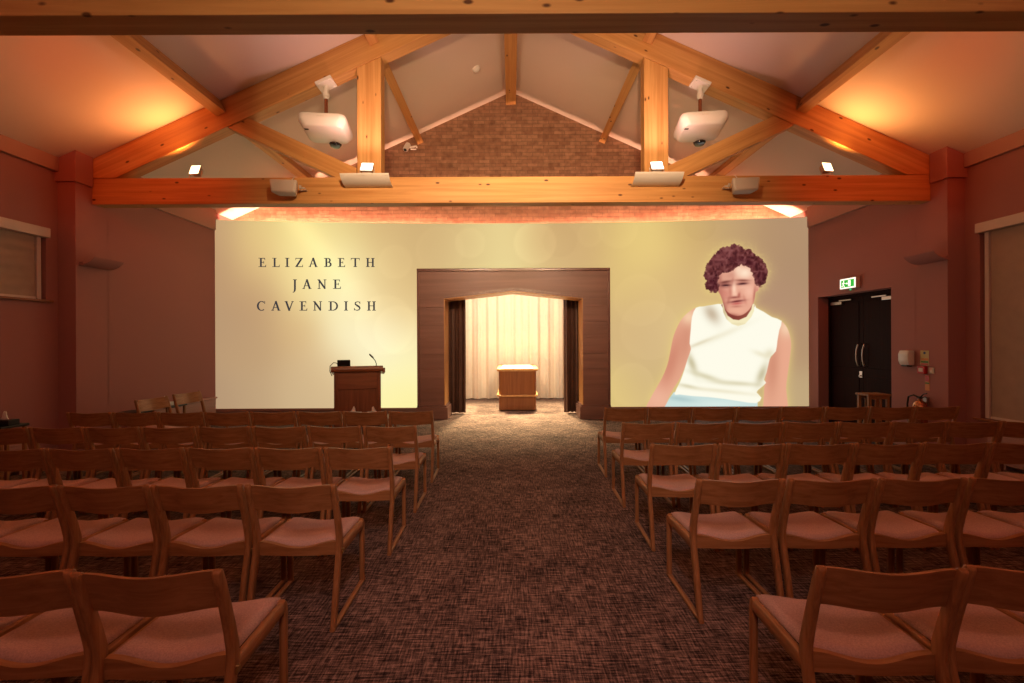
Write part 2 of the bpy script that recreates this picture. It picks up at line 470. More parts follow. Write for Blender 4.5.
# ------------------------------------------------------------------ roof timbers
TH = 0.18
def truss(y, label):
    t = thing('roof_truss', label, 'roof truss', (0, y+TH/2, 3.53), 0, 'timber roof trusses')
    MB().box(-W, W, -TH/2, TH/2, 0, 0.365, 0.006).build('bottom_chord', M['pine_x'], t)
    ang = math.atan(SL)
    dp = 0.375
    for s in (-1, 1):
        # top chord: box along local x, upper face on the roof slope
        L = (W)/math.cos(ang)
        mb = MB()
        # polygon in xz in world terms, clipped vertical at both ends
        v = dp/math.cos(ang)
        rt = lambda x: roof(x)-0.004-3.53
        # local frame: rotate so that x runs along the slope
        pts = [(0, rt(0)), (s*W, rt(W)), (s*W, max(rt(W)-v, 0.366)), (s*(roof(0)-v-3.53-0.37)/SL, 0.366), (0, rt(0)-v)]
        a = -s*ang if s > 0 else ang
        a = math.atan2(rt(W)-rt(0), s*W) if s > 0 else math.atan2(rt(0)-rt(W), W)
        c, sn = math.cos(-a), math.sin(-a)
        lp = [(p[0]*c-p[1]*sn, p[0]*sn+p[1]*c) for p in pts]
        mb.prism(lp, 'y', -TH/2-0.012, TH/2+0.012, 0.005)
        mb.build('top_chord', M['pine_x'], t, rot=(0, -a, 0))
        pc = 1.985 if s < 0 else 2.03
        xa, xb = s*(pc-0.168), s*(pc+0.168)
        mb = MB().prism([(xa, 0.366), (xb, 0.366), (xb, roof(xb)-v-3.536), (xa, roof(xa)-v-3.536)], 'y', -TH/2, TH/2, 0.005)
        mb.build('post', M['pine_z'], t)
        # strut from the foot of the post out to the top chord
        k = 0.467
        up = lambda x: 4.03+k*(x-2.17)-3.53
        lo = lambda x: max(4.03-0.268+k*(x-2.17)-3.53, 0.367)
        xu = (APEX-v-0.006-4.03+k*2.17)/(k+SL); xl = (APEX-v-0.006-4.03+0.268+k*2.17)/(k+SL)
        x0 = 2.17+(0.367+3.53-4.03+0.268)/k
        pts = [(s*2.17, 0.367), (s*x0, 0.367), (s*xl, up(xl)-0.268), (s*xu, up(xu)), (s*2.17, up(2.17))]
        a = math.atan2(k, 1)*s
        c, sn = math.cos(-a), math.sin(-a)
        lp = [(p[0]*c-p[1]*sn, p[0]*sn+p[1]*c) for p in pts]
        MB().prism(lp, 'y', -TH/2+0.01, TH/2-0.01, 0.004).build('strut', M['pine_x'], t, rot=(0, -a, 0))
    return t
YT = [2.676, 6.36]
truss(YT[1], 'pine roof truss with two posts and struts spanning the hall before the screen')
truss(YT[0], 'pine roof truss whose bottom beam crosses the top edge of the picture')

pos = {1.94: 'beside the truss posts', 4.10: 'near the eaves'}
def purlin(s, x, y0, y1, label):
    ang = math.atan(SL)
    z = roof(x)
    mb = MB()
    if x == 0:
        mb.prism([(-0.105, -0.05), (0.105, -0.05), (0.105, -0.27), (-0.105, -0.27)], 'y', y0, y1, 0.005)
        o = mb.build('ridge_beam', M['pine_y'], loc=(0, 0, APEX))
    else:
        mb.box(-0.068, 0.068, y0, y1, -0.195, -0.003, 0.005)
        o = mb.build('purlin', M['pine_y'], loc=(s*x, 0, z), rot=(0, s*ang, 0))
    tag(o, label, 'purlin', 'roof purlins under the ceiling')
BAYA = (YT[0]+TH+0.02, YT[1]-0.016); BAYB = (YT[1]+TH+0.016, YG-0.003)
purlin(0, 0, *BAYB, 'ridge beam running from the truss to the peak of the brick gable')
for s, nm in ((-1, 'left'), (1, 'right')):
    purlin(s, 1.98, *BAYB, 'upper purlin meeting the brick gable to the %s of the ridge beam' % nm)
    purlin(s, 4.12, *BAYB, 'lower purlin seen behind the %s strut of the truss' % nm)
    purlin(s, 1.98, *BAYA, 'upper purlin whose end shows above the %s truss post' % nm)
    purlin(s, 4.12, *BAYA, 'lower purlin crossing the %s ceiling slope beside the orange glow' % nm)

# ------------------------------------------------------------------ timber archway round the alcove
AX0, AX1, AZ = -1.93, 2.00, 3.07
OX0, OX1, OZ, OA, OC = -1.385, 1.45, 2.46, 2.615, 0.025
ar = thing('archway', 'dark wood panelled archway framing the curtained alcove in the curved wall', 'archway', (OC, 9.45, 0))
yf, yb_ = 9.27, 9.44
for s in (0, 1):
    xa, xb = ((AX0+0.04, OX0) if s == 0 else (OX1, AX1-0.04))
    mb = MB(); z = 0.0
    for zt in (0.62, 1.02, 1.33, 1.66, 1.98, 2.28, 2.46):
        mb.box(xa, xb, yf, yb_, z, zt-0.0015, 0.0015, 1); z = zt
    mb.build('side_panel', M['arch_x'], ar, world=True)
mb = MB().prism([(AX0+0.04, OZ), (OX0, OZ), (OC, OA), (OX1, OZ), (AX1-0.04, OZ), (AX1-0.04, AZ-0.05), (AX0+0.04, AZ-0.05)], 'y', yf, yb_)
mb.build('head_panel', M['arch_x'], ar, world=True)
mb = MB()
mb.box(AX0, AX0+0.045, yf-0.03, yb_, 0, AZ, 0.006); mb.box(AX1-0.045, AX1, yf-0.03, yb_, 0, AZ, 0.006)
mb.box(AX0, AX1, yf-0.035, yb_, AZ-0.055, AZ, 0.008)
mb.build('outer_moulding', M['arch_dark'], ar, world=True)
mb = MB()
for (p, q) in (((OX0, OZ), (OC, OA)), ((OC, OA), (OX1, OZ))):
    for d0, d1, yy in ((0.035, 0.06, 0.010), (0.0, 0.02, 0.006)):
        mb.prism([(p[0], p[1]+d0), (q[0], q[1]+d0), (q[0], q[1]+d1), (p[0], p[1]+d1)], 'y', yf-yy, yf+0.01)
mb.build('arch_moulding', M['arch_dark'], ar, world=True)
# lining of the opening
mb = MB()
mb.box(OX0, OX0+0.012, yf+0.004, 9.86, 0, OZ); mb.box(OX1-0.012, OX1, yf+0.004, 9.86, 0, OZ)
for (p, q) in (((OX0, OZ), (OC, OA)), ((OC, OA), (OX1, OZ))):
    mb.prism([(p[0], p[1]-0.001), (q[0], q[1]-0.001), (q[0], q[1]-0.016), (p[0], p[1]-0.016)], 'y', yf+0.004, 9.86)
mb.build('reveal_lining', M['arch_reveal'], ar, world=True)
for s in (-1, 1):
    xa, xb = ((AX0-0.015, OX0+0.075) if s < 0 else (OX1-0.075, AX1+0.015))
    mb = MB()
    mb.box(xa, xb, yf-0.05, 9.86, 0, 0.25, 0.006)
    i0, i1 = ((xa+0.01, xb-0.03) if s < 0 else (xa+0.03, xb-0.01))
    mb.box(i0, i1, yf-0.03, 9.86, 0.25, 0.285, 0.008)
    mb.build('plinth', M['arch_x'], ar, world=True)

# curtains
def curtain(name, label, mat, x0, x1, y, z0, z1, folds, amp, cat='curtain', th=0.004, taper=0.0, seed=1):
    rnd = random.Random(seed)
    ph = [rnd.uniform(0, 6.28) for _ in range(6)]
    def f(u, v, off=0):
        x = x0+(x1-x0)*u
        xm = (x0+x1)/2
        sp = 1-taper*math.sin(PI*min(1, max(0, v)))*0.5
        x = xm+(x-xm)*sp
        a = amp*(0.55+0.45*(1-v))
        w = a*math.sin(2*PI*folds*u+ph[0]+0.7*math.sin(5*u+ph[1]))+0.4*a*math.sin(2*PI*folds*2.3*u+ph[2])+0.35*a*math.sin(2*PI*folds*0.37*u+ph[3]+v*0.8)
        return (x, y+w+off, z0+(z1-z0)*v)
    mb = MB().slab(lambda u, v: f(u, v), lambda u, v: f(u, v, th), int(folds*14), 8)
    return tag(mb.build(name, mat, smooth=True, auto=80), label, cat, 'curtains in the alcove')
curtain('back_curtain', 'pale cream full width curtain hanging across the back of the alcove', M['cream_curtain'], -2.30, 2.34, 12.45, 0.015, 3.36, 15, 0.055, seed=4)
curtain('side_curtain', 'dark brown curtain gathered at the left edge of the alcove opening', M['dark_curtain'], -1.60, -1.02, 10.0, 0.02, 3.1, 5, 0.045, seed=2, taper=-0.05)
curtain('side_curtain', 'dark brown curtain gathered at the right edge of the alcove opening', M['dark_curtain'], 1.14, 1.68, 10.0, 0.02, 3.1, 5, 0.045, seed=3, taper=-0.05)

# ------------------------------------------------------------------ catafalque
ct = thing('catafalque', 'long wooden coffin plinth with pale top standing before the cream curtain', 'catafalque', (0.12, 11.2, 0))
def rrect(x0, x1, y0, y1, r, n=6):
    pts = []
    for cx, cy, a0 in ((x1-r, y1-r, 0), (x0+r, y1-r, 90), (x0+r, y0+r, 180), (x1-r, y0+r, 270)):
        for k in range(n+1):
            a = R(a0+90*k/n); pts.append((cx+r*math.cos(a), cy+r*math.sin(a)))
    return pts
cx = 0.12
MB().prism(rrect(cx-0.425, cx+0.425, 10.33, 12.15, 0.09), 'z', 0.02, 0.90).build('body', M['cata_z'], ct, world=True, smooth=True, auto=30)
MB().prism(rrect(cx-0.40, cx+0.40, 10.36, 12.12, 0.08), 'z', 0.0, 0.02).build('base_plinth', M['black'], ct, world=True, smooth=True, auto=30)
MB().prism(rrect(cx-0.47, cx+0.47, 10.285, 12.20, 0.12), 'z', 0.90, 0.955, 0.012).build('top', M['cata_y'], ct, world=True, smooth=True, auto=30)
MB().prism(rrect(cx-0.36, cx+0.36, 10.42, 12.08, 0.05), 'z', 0.955, 0.962, 0.003).build('top_inset', M['white'], ct, world=True, smooth=True, auto=30)
MB().prism(rrect(cx-0.47, cx+0.47, 10.285, 12.20, 0.12), 'z', 0.325, 0.362, 0.008).build('rail', M['cata_y'], ct, world=True, smooth=True, auto=30)

# ------------------------------------------------------------------ lectern
LX, LY, LR = -2.885, 8.50, R(18)
le = thing('lectern', 'tall red brown wooden lectern with sloping top standing before the lit wall', 'lectern', (LX, LY, 0), LR)
MB().box(-0.40, 0.40, 0.025, 0.50, 0.0, 0.70, 0.006).build('lower_cabinet', M['lectern_z'], le)
MB().box(-0.405, 0.405, 0.0, 0.50, 0.705, 1.03, 0.006).build('upper_panel', M['lectern_x'], le)
for s in (-1, 1):
    a, b_ = sorted((s*0.345, s*0.415))
    MB().box(a, b_, -0.008, 0.45, 0, 1.03, 0.008).build('corner_post', M['lectern_z'], le)
MB().prism([(-0.07, 1.125), (-0.085, 1.075), (-0.06, 1.032), (0.55, 0.94), (0.56, 0.985), (-0.03, 1.14)], 'x', -0.465, 0.455, 0.008).build('top', M['lectern_x'], le)
MB().prism([(-0.075, 1.10), (-0.085, 1.01), (0.40, 0.945), (0.40, 1.02)], 'x', 0.455, 0.492, 0.006).build('side_lip', M['lectern_x'], le)
def on_lectern(a, b, z): return (LX+a*math.cos(LR)-b*math.sin(LR), LY+a*math.sin(LR)+b*math.cos(LR), z)
mo = thing('control_screen', 'small black touch screen tilted up on the left of the lectern top', 'screen', on_lectern(-0.245, 0.10, 1.095), LR)
MB().box(-0.115, 0.115, -0.012, 0.012, 0.02, 0.165, 0.006, rot=Euler((R(18), 0, 0)), piv=(0, 0, 0.0)).build('display', M['black'], mo)
MB().prism([(-0.06, 0.025), (0.09, -0.012), (0.0, 0.10)], 'x', -0.05, 0.05, 0.004).build('foot', M['black'], mo)
MB().tube([(-0.10, 0.02, 0.05), (-0.13, 0.0, 0.10), (-0.18, -0.04, 0.11), (-0.235, -0.1, 0.05), (-0.235, -0.16, -0.04), (-0.20, -0.13, -0.13)], 0.007, 6).build('cable', M['black'], mo)
mi = thing('gooseneck_microphone', 'thin black gooseneck microphone rising from the right of the lectern top', 'microphone', on_lectern(0.335, 0.1, 1.108), LR)
MB().lathe([(0.03, 0), (0.03, 0.012), (0.012, 0.02)], n=14).build('base', M['black'], mi)
MB().tube([(0, 0, 0.018), (0.002, 0, 0.06), (-0.02, 0, 0.12), (-0.055, 0, 0.17)], 0.0075, 8).build('neck', M['black'], mi)
MB().tube([(-0.05, 0, 0.163), (-0.07, 0, 0.19), (-0.125, 0, 0.245)], [0.011, 0.016, 0.014], 10).build('capsule', M['black'], mi)

# ------------------------------------------------------------------ projected picture on the curved wall
CAMZ, FPX, ROLL = 1.61, 455.0, 0.00436
def to_px(X, Z):
    Y = 9.39-0.40*(X/W)**2
    dx = FPX*X/Y; dy = -1.5-FPX*(Z-CAMZ)/Y
    return 512+dx+dy*ROLL, 341.5+dy-dx*ROLL

def lin(c):
    c = np.asarray(c, dtype=float)/255.0
    return np.where(c <= 0.04045, c/12.92, ((c+0.055)/1.055)**2.4)

BG = [ # picture position, colour on the wall
 (216, 225, 196, 162, 112), (216, 270, 188, 154, 108), (216, 330, 186, 156, 112), (216, 405, 180, 152, 112),
 (260, 225, 232, 206, 128), (260, 260, 226, 196, 126), (260, 300, 192, 158, 110), (255, 350, 192, 162, 114), (255, 400, 192, 166, 120),
 (300, 225, 243, 228, 140), (305, 250, 255, 243, 158), (300, 285, 250, 232, 150), (300, 330, 218, 188, 126), (300, 380, 208, 182, 130), (310, 405, 206, 184, 134),
 (340, 225, 232, 212, 132), (340, 260, 255, 246, 170), (340, 300, 255, 250, 185), (350, 340, 255, 250, 190), (330, 375, 226, 202, 144),
 (380, 225, 214, 184, 118), (385, 260, 235, 212, 140), (380, 300, 248, 230, 160), (385, 335, 255, 254, 205), (400, 300, 228, 200, 130), (400, 360, 255, 255, 195), (395, 400, 255, 252, 172),
 (412, 250, 208, 178, 115), (412, 290, 216, 188, 122), (412, 330, 240, 220, 150), (412, 370, 255, 252, 170), (412, 405, 253, 246, 150),
 (440, 228, 210, 180, 116), (440, 255, 216, 190, 126), (480, 228, 226, 204, 132), (470, 255, 226, 206, 136), (510, 230, 240, 226, 148), (510, 262, 238, 224, 148),
 (545, 230, 208, 172, 108), (550, 258, 222, 196, 128), (580, 235, 206, 172, 114), (580, 260, 212, 180, 118), (600, 230, 216, 188, 112),
 (630, 240, 232, 208, 122), (620, 280, 222, 196, 120), (620, 330, 214, 186, 122), (620, 395, 224, 202, 122), (650, 250, 236, 212, 126), (660, 290, 220, 192, 122),
 (650, 340, 214, 188, 128), (650, 385, 208, 184, 124), (690, 232, 212, 182, 110), (690, 280, 214, 184, 118), (680, 320, 220, 196, 132),
 (730, 228, 196, 166, 112), (775, 232, 182, 150, 106), (800, 225, 178, 148, 108), (800, 270, 176, 146, 106), (780, 300, 182, 148, 112), (800, 340, 182, 152, 110), (800, 400, 194, 172, 122)]
BG = np.array(BG, float)
BOKEH = [(535, 243, 21, 14), (560, 240, 17, -6), (470, 243, 15, 9), (440, 250, 24, 5), (398, 330, 24, 8), (395, 262, 17, 7), (385, 325, 30, 8),
         (632, 385, 22, 8), (618, 228, 20, 6), (650, 330, 30, 5), (700, 225, 16, -5), (640, 300, 26, 5), (590, 235, 12, 6), (360, 300, 20, 5)]

def sd(poly, x, y):
    """signed distance to polygon, negative inside"""
    p = np.array(poly, float); n = len(p)
    d = np.full(x.shape, 1e9); ins = np.zeros(x.shape, bool)
    for i in range(n):
        a = p[i]; b = p[(i+1) % n]
        e = b-a; wx = x-a[0]; wy = y-a[1]
        t = np.clip((wx*e[0]+wy*e[1])/(e@e+1e-9), 0, 1)
        d = np.minimum(d, (wx-e[0]*t)**2+(wy-e[1]*t)**2)
        c = (a[1] > y) != (b[1] > y)
        xi = a[0]+(y-a[1])*e[0]/(e[1] if abs(e[1]) > 1e-9 else 1e-9)
        ins ^= c & (x < xi)
    d = np.sqrt(d)
    return np.where(ins, -d, d)

def smooth_poly(pts, n=4):
    """closed Catmull-Rom"""
    P = [np.array(p, float) for p in pts]; out = []
    m = len(P)
    for i in range(m):
        p0, p1, p2, p3 = P[i-1], P[i], P[(i+1) % m], P[(i+2) % m]
        for k in range(n):
            t = k/n
            out.append(0.5*((2*p1)+(-p0+p2)*t+(2*p0-5*p1+4*p2-p3)*t*t+(-p0+3*p1-3*p2+p3)*t**3))
    return out
A1 = lambda L: [(640+a/3.794, 230+b/3.794) for a, b in L]
A2 = lambda L: [(690+a/7.19, 235+b/7.19) for a, b in L]
HAIR = A2([(108, 270), (118, 228), (142, 180), (168, 138), (205, 112), (232, 88), (270, 78), (308, 68), (350, 76), (390, 96), (430, 106), (458, 132), (482, 152), (514, 178), (535, 208), (562, 256),
           (558, 290), (545, 320), (532, 352), (510, 368), (486, 362), (468, 335), (455, 300), (442, 255), (420, 232), (390, 220), (362, 216), (342, 222), (322, 246), (296, 260), (262, 270), (228, 280), (206, 298),
           (204, 330), (208, 392), (190, 402), (158, 408), (126, 392), (110, 362), (116, 330), (106, 300)])
FACE = A2([(200, 290), (200, 395), (214, 425), (230, 465), (242, 508), (262, 545), (298, 572), (342, 582), (386, 570), (420, 542), (444, 506), (457, 486), (466, 450), (472, 412), (488, 402), (497, 382), (494, 364), (470, 330),
           (450, 230), (380, 205), (300, 230)])
NECK = A2([(238, 490), (246, 540), (268, 586), (310, 612), (350, 616), (400, 598), (436, 562), (452, 490)])
COLLAR = A2([(230, 488), (238, 555), (262, 606), (300, 640), (345, 655), (395, 640), (440, 590), (460, 545), (462, 495), (448, 495), (440, 535), (405, 588), (350, 612), (310, 607), (270, 580), (250, 540), (240, 492)])
BLOUSE = A1([(318, 283), (275, 284), (240, 290), (212, 295), (197, 330), (192, 380), (188, 430), (193, 452), (180, 490), (168, 530), (152, 575), (130, 622), (150, 624), (200, 630), (260, 634), (320, 641), (380, 650),
             (440, 657), (460, 636), (442, 616), (456, 600), (478, 580), (470, 568), (480, 540), (488, 505), (496, 480), (515, 460), (521, 420), (528, 380), (537, 345), (500, 330), (470, 311), (440, 295), (432, 284), (400, 330), (350, 330)])
ARML = A1([(212, 296), (186, 310), (160, 335), (140, 370), (125, 410), (115, 460), (104, 510), (84, 560), (54, 612), (22, 672), (20, 690), (90, 690), (105, 645), (126, 602), (152, 562), (182, 495), (200, 455), (200, 330)])
ARMR = A1([(530, 345), (552, 362), (566, 392), (573, 432), (569, 480), (561, 540), (554, 600), (556, 690), (474, 690), (470, 620), (473, 580), (484, 505), (510, 460), (522, 380)])
SKIRT = A1([(128, 615), (110, 640), (95, 668), (90, 690), (446, 690), (446, 650), (320, 632), (200, 622)])
rng = np.random.RandomState(5)
HS = smooth_poly(HAIR, 3)
NG = rng.rand(4, 160, 160)
def vnoise(x, y, k, cell):
    """smooth value noise"""
    a = x/cell+17*k; b = y/cell+29*k
    ia = np.floor(a).astype(int); ib = np.floor(b).astype(int); fa = a-ia; fb = b-ib
    fa = fa*fa*(3-2*fa); fb = fb*fb*(3-2*fb); g = NG[k % 4]
    q = lambda m, n: g[(ia+m) % 160, (ib+n) % 160]
    return (q(0, 0)*(1-fa)+q(1, 0)*fa)*(1-fb)+(q(0, 1)*(1-fa)+q(1, 1)*fa)*fb

def ss(d, w=0.55):
    t = np.clip(0.5-d/(2*w), 0, 1); return t*t*(3-2*t)

def paint(x, y, portrait=True):
    """colour of the projected picture (0..255 sRGB) and the region index"""
    wsum = np.zeros(x.shape); col = np.zeros(x.shape+(3,))
    for bx, by, r, g, b in BG:
        w = np.exp(-((x-bx)**2+(y-by)**2)/(2*21.0**2))+1e-7
        wsum += w; col += w[..., None]*np.array([r, g, b])
    col /= wsum[..., None]
    col *= np.array([1.0, 0.972, 1.03])
    for bx, by, rad, amt in BOKEH:
        d = np.hypot(x-bx, y-by)
        col += (0.55*amt*ss(d-rad, 1.2)*(0.5+0.5*np.clip(d/rad, 0, 1)**3))[..., None]*np.array([1, 1, 0.8])
    # streak of light falling from the top left to the lower right
    t = ((x-300)-(y-225)*0.78)
    col += (14*np.exp(-(t/16)**2)*np.exp(-((y-240)/60)**2))[..., None]*np.array([1, 1, .7])
    reg = np.zeros(x.shape, int)
    if not portrait:
        return np.clip(col, 0, 255), reg
    def over(mask, c):
        nonlocal col
        c = np.asarray(c, float)
        col = col*(1-mask[..., None])+mask[..., None]*c
    dh = sd(HS, x, y)
    dh = dh-2.6*(vnoise(x, y, 1, 2.4)-0.42)-1.5*(vnoise(x, y, 3, 1.2)-0.5)
    df = sd(smooth_poly(FACE, 3), x, y); dn = sd(smooth_poly(NECK, 3), x, y); dc = sd(COLLAR, x, y)
    db = sd(smooth_poly(BLOUSE, 2), x, y); dl = sd(smooth_poly(ARML, 3), x, y); dr = sd(smooth_poly(ARMR, 3), x, y); dk = sd(SKIRT, x, y)
    al = np.minimum.reduce([dh, df, db, dl, dr, dk])
    over(0.6*np.exp(-np.clip(al, 0, None)/4.0), (232, 206, 128))
    def g(cx_, cy_, sx, sy, ang=0):
        a = R(ang); u = (x-cx_)*math.cos(a)+(y-cy_)*math.sin(a); v = -(x-cx_)*math.sin(a)+(y-cy_)*math.cos(a)
        return np.exp(-(u/sx)**2-(v/sy)**2)
    def G1(a, b, sx, sy, ang=0): return g(640+a/3.794, 230+b/3.794, sx/3.794, sy/3.794, ang)
    def G2(a, b, sx, sy, ang=0): return g(690+a/7.19, 235+b/7.19, sx/7.19, sy/7.19, ang)
    # arms
    sk = np.ones(x.shape+(3,))*np.array([232, 170, 140])
    def mixs(base, m, c): return base*(1-m[..., None])+m[..., None]*np.asarray(c, float)
    sk = mixs(sk, 0.75*ss(dl+3.0, 4)*0+0.8*G1(118, 500, 32, 130, 18), (206, 132, 108))
    sk = mixs(sk, 0.7*G1(175, 420, 22, 90, 8), (210, 142, 116))
    sk = mixs(sk, 0.7*G1(70, 640, 60, 55, 30), (242, 186, 158))
    sk = mixs(sk, 0.8*G1(185, 330, 30, 30), (250, 214, 176))
    sk = mixs(sk, 0.8*G1(552, 372, 24, 34), (252, 220, 184))
    sk = mixs(sk, 0.75*G1(502, 520, 26, 110, 3), (206, 138, 112))
    sk = mixs(sk, 0.5*G1(548, 520, 16, 120), (236, 168, 140))
    over(ss(dl), sk); over(ss(dr), sk)
    reg[(dl < 0) | (dr < 0)] = 1
    # skirt
    kc = mixs(np.ones(x.shape+(3,))*np.array([204, 226, 222]), 0.7*G1(150, 640, 60, 10, 8), (168, 196, 196))
    kc = mixs(kc, 0.6*G1(300, 660, 90, 14), (222, 238, 232))
    over(ss(dk), kc); reg[dk < 0] = 3
    # blouse
    bc = np.ones(x.shape+(3,))*np.array([255, 252, 234])
    bc = mixs(bc, 0.8*G1(272, 318, 24, 40, -35), (190, 168, 140))
    bc = mixs(bc, 0.35*G1(320, 395, 100, 12, -24), (226, 214, 180))
    bc = mixs(bc, 0.6*G1(225, 430, 60, 7, -22), (216, 202, 168))
    bc = mixs(bc, 0.75*G1(196, 505, 14, 42, -22), (190, 178, 138))
    bc = mixs(bc, 0.7*G1(250, 556, 66, 11, 18), (206, 196, 158))
    bc = mixs(bc, 0.65*G1(370, 582, 90, 9, 4), (208, 198, 160))
    bc = mixs(bc, 0.75*G1(462, 548, 16, 42, 22), (186, 174, 136))
    bc = mixs(bc, 0.5*G1(490, 470, 22, 18, -30), (214, 200, 162))
    bc = mixs(bc, 0.5*G1(300, 610, 150, 8, 6), (226, 214, 178))
    bc = mixs(bc, 0.6*G1(180, 592, 40, 7, 12), (206, 196, 158))
    bc = mixs(bc, 0.45*G1(455, 470, 30, 10, 20), (224, 212, 176))
    over(ss(db), bc); reg[db < 0] = 2
    # neck, collar
    nc = mixs(np.ones(x.shape+(3,))*np.array([148, 76, 62]), 0.6*G2(438, 515, 20, 45), (196, 124, 100))
    nc = mixs(nc, 0.6*G2(300, 590, 60, 25), (120, 48, 44))
    over(ss(dn), nc); reg[dn < 0] = 1
    cc = mixs(np.ones(x.shape+(3,))*np.array([246, 234, 190]), 0.7*G2(246, 560, 16, 60, -14), (196, 170, 128))
    cc = mixs(cc, 0.4*G2(345, 640, 60, 10), (220, 204, 160))
    over(ss(dc), cc); reg[dc < 0] = 2
    # face
    fc = np.ones(x.shape+(3,))*np.array([234, 170, 144])
    fc = mixs(fc, 0.85*G2(212, 430, 46, 130, 6), (188, 112, 96))
    fc = mixs(fc, 0.8*G2(262, 318, 56, 34), (226, 166, 140))
    fc = mixs(fc, 0.7*G2(300, 285, 40, 22, -20), (206, 140, 120))
    fc = mixs(fc, 1.0*G2(392, 272, 58, 44), (255, 226, 198))
    fc = mixs(fc, 0.9*G2(350, 250, 26, 34), (250, 214, 186))
    fc = mixs(fc, 0.7*G2(425, 405, 36, 44), (250, 196, 170))
    fc = mixs(fc, 0.6*G2(258, 425, 36, 30), (214, 134, 116))
    # brow shadows, eye slits
    fc = mixs(fc, 0.75*G2(252, 346, 50, 16, -6), (156, 90, 80))
    fc = mixs(fc, 0.70*G2(255, 366, 40, 15, 2), (142, 80, 72))
    fc = mixs(fc, 0.8*G2(252, 338, 46, 8, -10), (112, 58, 52))
    fc = mixs(fc, 0.95*G2(258, 362, 33, 7, -2), (64, 28, 32))
    fc = mixs(fc, 0.5*G2(260, 372, 20, 4), (214, 160, 144))
    fc = mixs(fc, 0.55*G2(375, 328, 50, 12, 2), (196, 126, 106))
    fc = mixs(fc, 0.70*G2(374, 348, 44, 14, -4), (160, 92, 80))
    fc = mixs(fc, 0.75*G2(378, 326, 46, 7, 0), (126, 68, 58))
    fc = mixs(fc, 0.95*G2(376, 351, 33, 7, -5), (66, 30, 34))
    fc = mixs(fc, 0.5*G2(376, 361, 20, 4, -5), (226, 172, 154))
    fc = mixs(fc, 0.6*G2(305, 335, 10, 30, 8), (178, 106, 92))
    fc = mixs(fc, 0.35*G2(262, 390, 34, 10), (232, 162, 140))
    fc = mixs(fc, 0.5*G2(380, 376, 36, 10, -4), (244, 188, 162))
    # nose
    fc = mixs(fc, 0.95*G2(317, 388, 15, 44, -2), (255, 212, 184))
    fc = mixs(fc, 0.85*G2(322, 424, 18, 16), (250, 198, 170))
    fc = mixs(fc, 0.6*G2(288, 405, 12, 40, -6), (196, 120, 102))
    fc = mixs(fc, 0.8*G2(352, 432, 11, 20, 8), (178, 96, 82))
    fc = mixs(fc, 0.8*G2(320, 449, 38, 9, -4), (142, 68, 60))
    # folds, mouth, chin
    fc = mixs(fc, 0.6*G2(276, 472, 12, 34, 16), (178, 104, 90))
    fc = mixs(fc, 0.5*G2(392, 462, 11, 34, -18), (196, 120, 102))
    fc = mixs(fc, 0.55*G2(335, 462, 40, 8, -6), (216, 140, 118))
    fc = mixs(fc, 0.95*G2(336, 477, 52, 8, -8), (104, 38, 42))
    fc = mixs(fc, 0.85*G2(336, 493, 42, 9, -6), (196, 94, 88))
    fc = mixs(fc, 0.6*G2(333, 514, 40, 9, -3), (178, 104, 90))
    fc = mixs(fc, 0.65*G2(348, 545, 42, 17), (240, 176, 148))
    # turn of the jaw
    fc = mixs(fc, 0.85*G2(240, 520, 20, 60, -18), (164, 90, 78))
    fc = mixs(fc, 0.8*G2(300, 580, 70, 16, 8), (160, 84, 72))
    fc = mixs(fc, 0.7*G2(410, 572, 50, 16, -28), (178, 102, 86))
    fc = mixs(fc, 0.75*G2(462, 430, 10, 70, 6), (182, 104, 88))
    fc = mixs(fc, 0.7*G2(482, 395, 10, 18), (206, 132, 112))
    fc = mixs(fc, 0.6*G2(215, 320, 14, 50), (176, 108, 94))
    over(ss(df), fc); reg[df < 0] = 1
    # hair
    hc = np.ones(x.shape+(3,))*np.array([98, 45, 44])
    hc = mixs(hc, 0.8*G2(240, 150, 120, 60, -30), (126, 66, 66))
    hc = mixs(hc, 0.7*G2(160, 350, 50, 70), (72, 24, 34))
    hc = mixs(hc, 0.7*G2(390, 195, 80, 30, 10), (70, 22, 32))
    hc = mixs(hc, 0.6*G2(500, 300, 40, 60), (84, 34, 40))
    wx = x+2.0*(vnoise(x, y, 0, 3.1)-0.5); wy = y+2.0*(vnoise(x, y, 1, 3.1)-0.5)
    n1 = vnoise(wx, wy, 2, 2.3); n2 = 1-abs(2*vnoise(wx, wy, 3, 2.9)-1)
    hc = mixs(hc, 0.65*np.clip((n1-0.5)*2.2, 0, 1), (150, 92, 88))
    hc = mixs(hc, 0.6*np.clip((0.45-n1)*2.6, 0, 1), (50, 16, 22))
    hc = mixs(hc, 0.35*np.clip((n2-0.72)*3.5, 0, 1), (150, 88, 88))
    hc = mixs(hc, 0.45*np.clip(1+dh/1.6, 0, 1), (150, 104, 88))
    hc = mixs(hc, 0.7*G2(285, 282, 60, 12, -14), (96, 44, 46))
    hm = ss(dh)
    over(hm, hc)
    reg[dh < 0] = 4
    return np.clip(col, 0, 255), reg

def emission_attr():
    m, nt, b = newmat('projected_light')
    nt.nodes.remove(b)
    at = nt.nodes.new('ShaderNodeVertexColor'); at.layer_name = 'Col'
    e = nt.nodes.new('ShaderNodeEmission'); e.inputs['Strength'].default_value = 1.0
    nt.links.new(at.outputs['Color'], e.inputs['Color']); nt.links.new(e.outputs[0], nt.nodes['Material Output'].inputs['Surface'])
    return m
M['proj'] = emission_attr()
M['proj_fine'] = M['proj'].copy(); M['proj_fine'].name = 'projected_light_fine'
M['proj_fine'].cycles.emission_sampling = 'NONE'

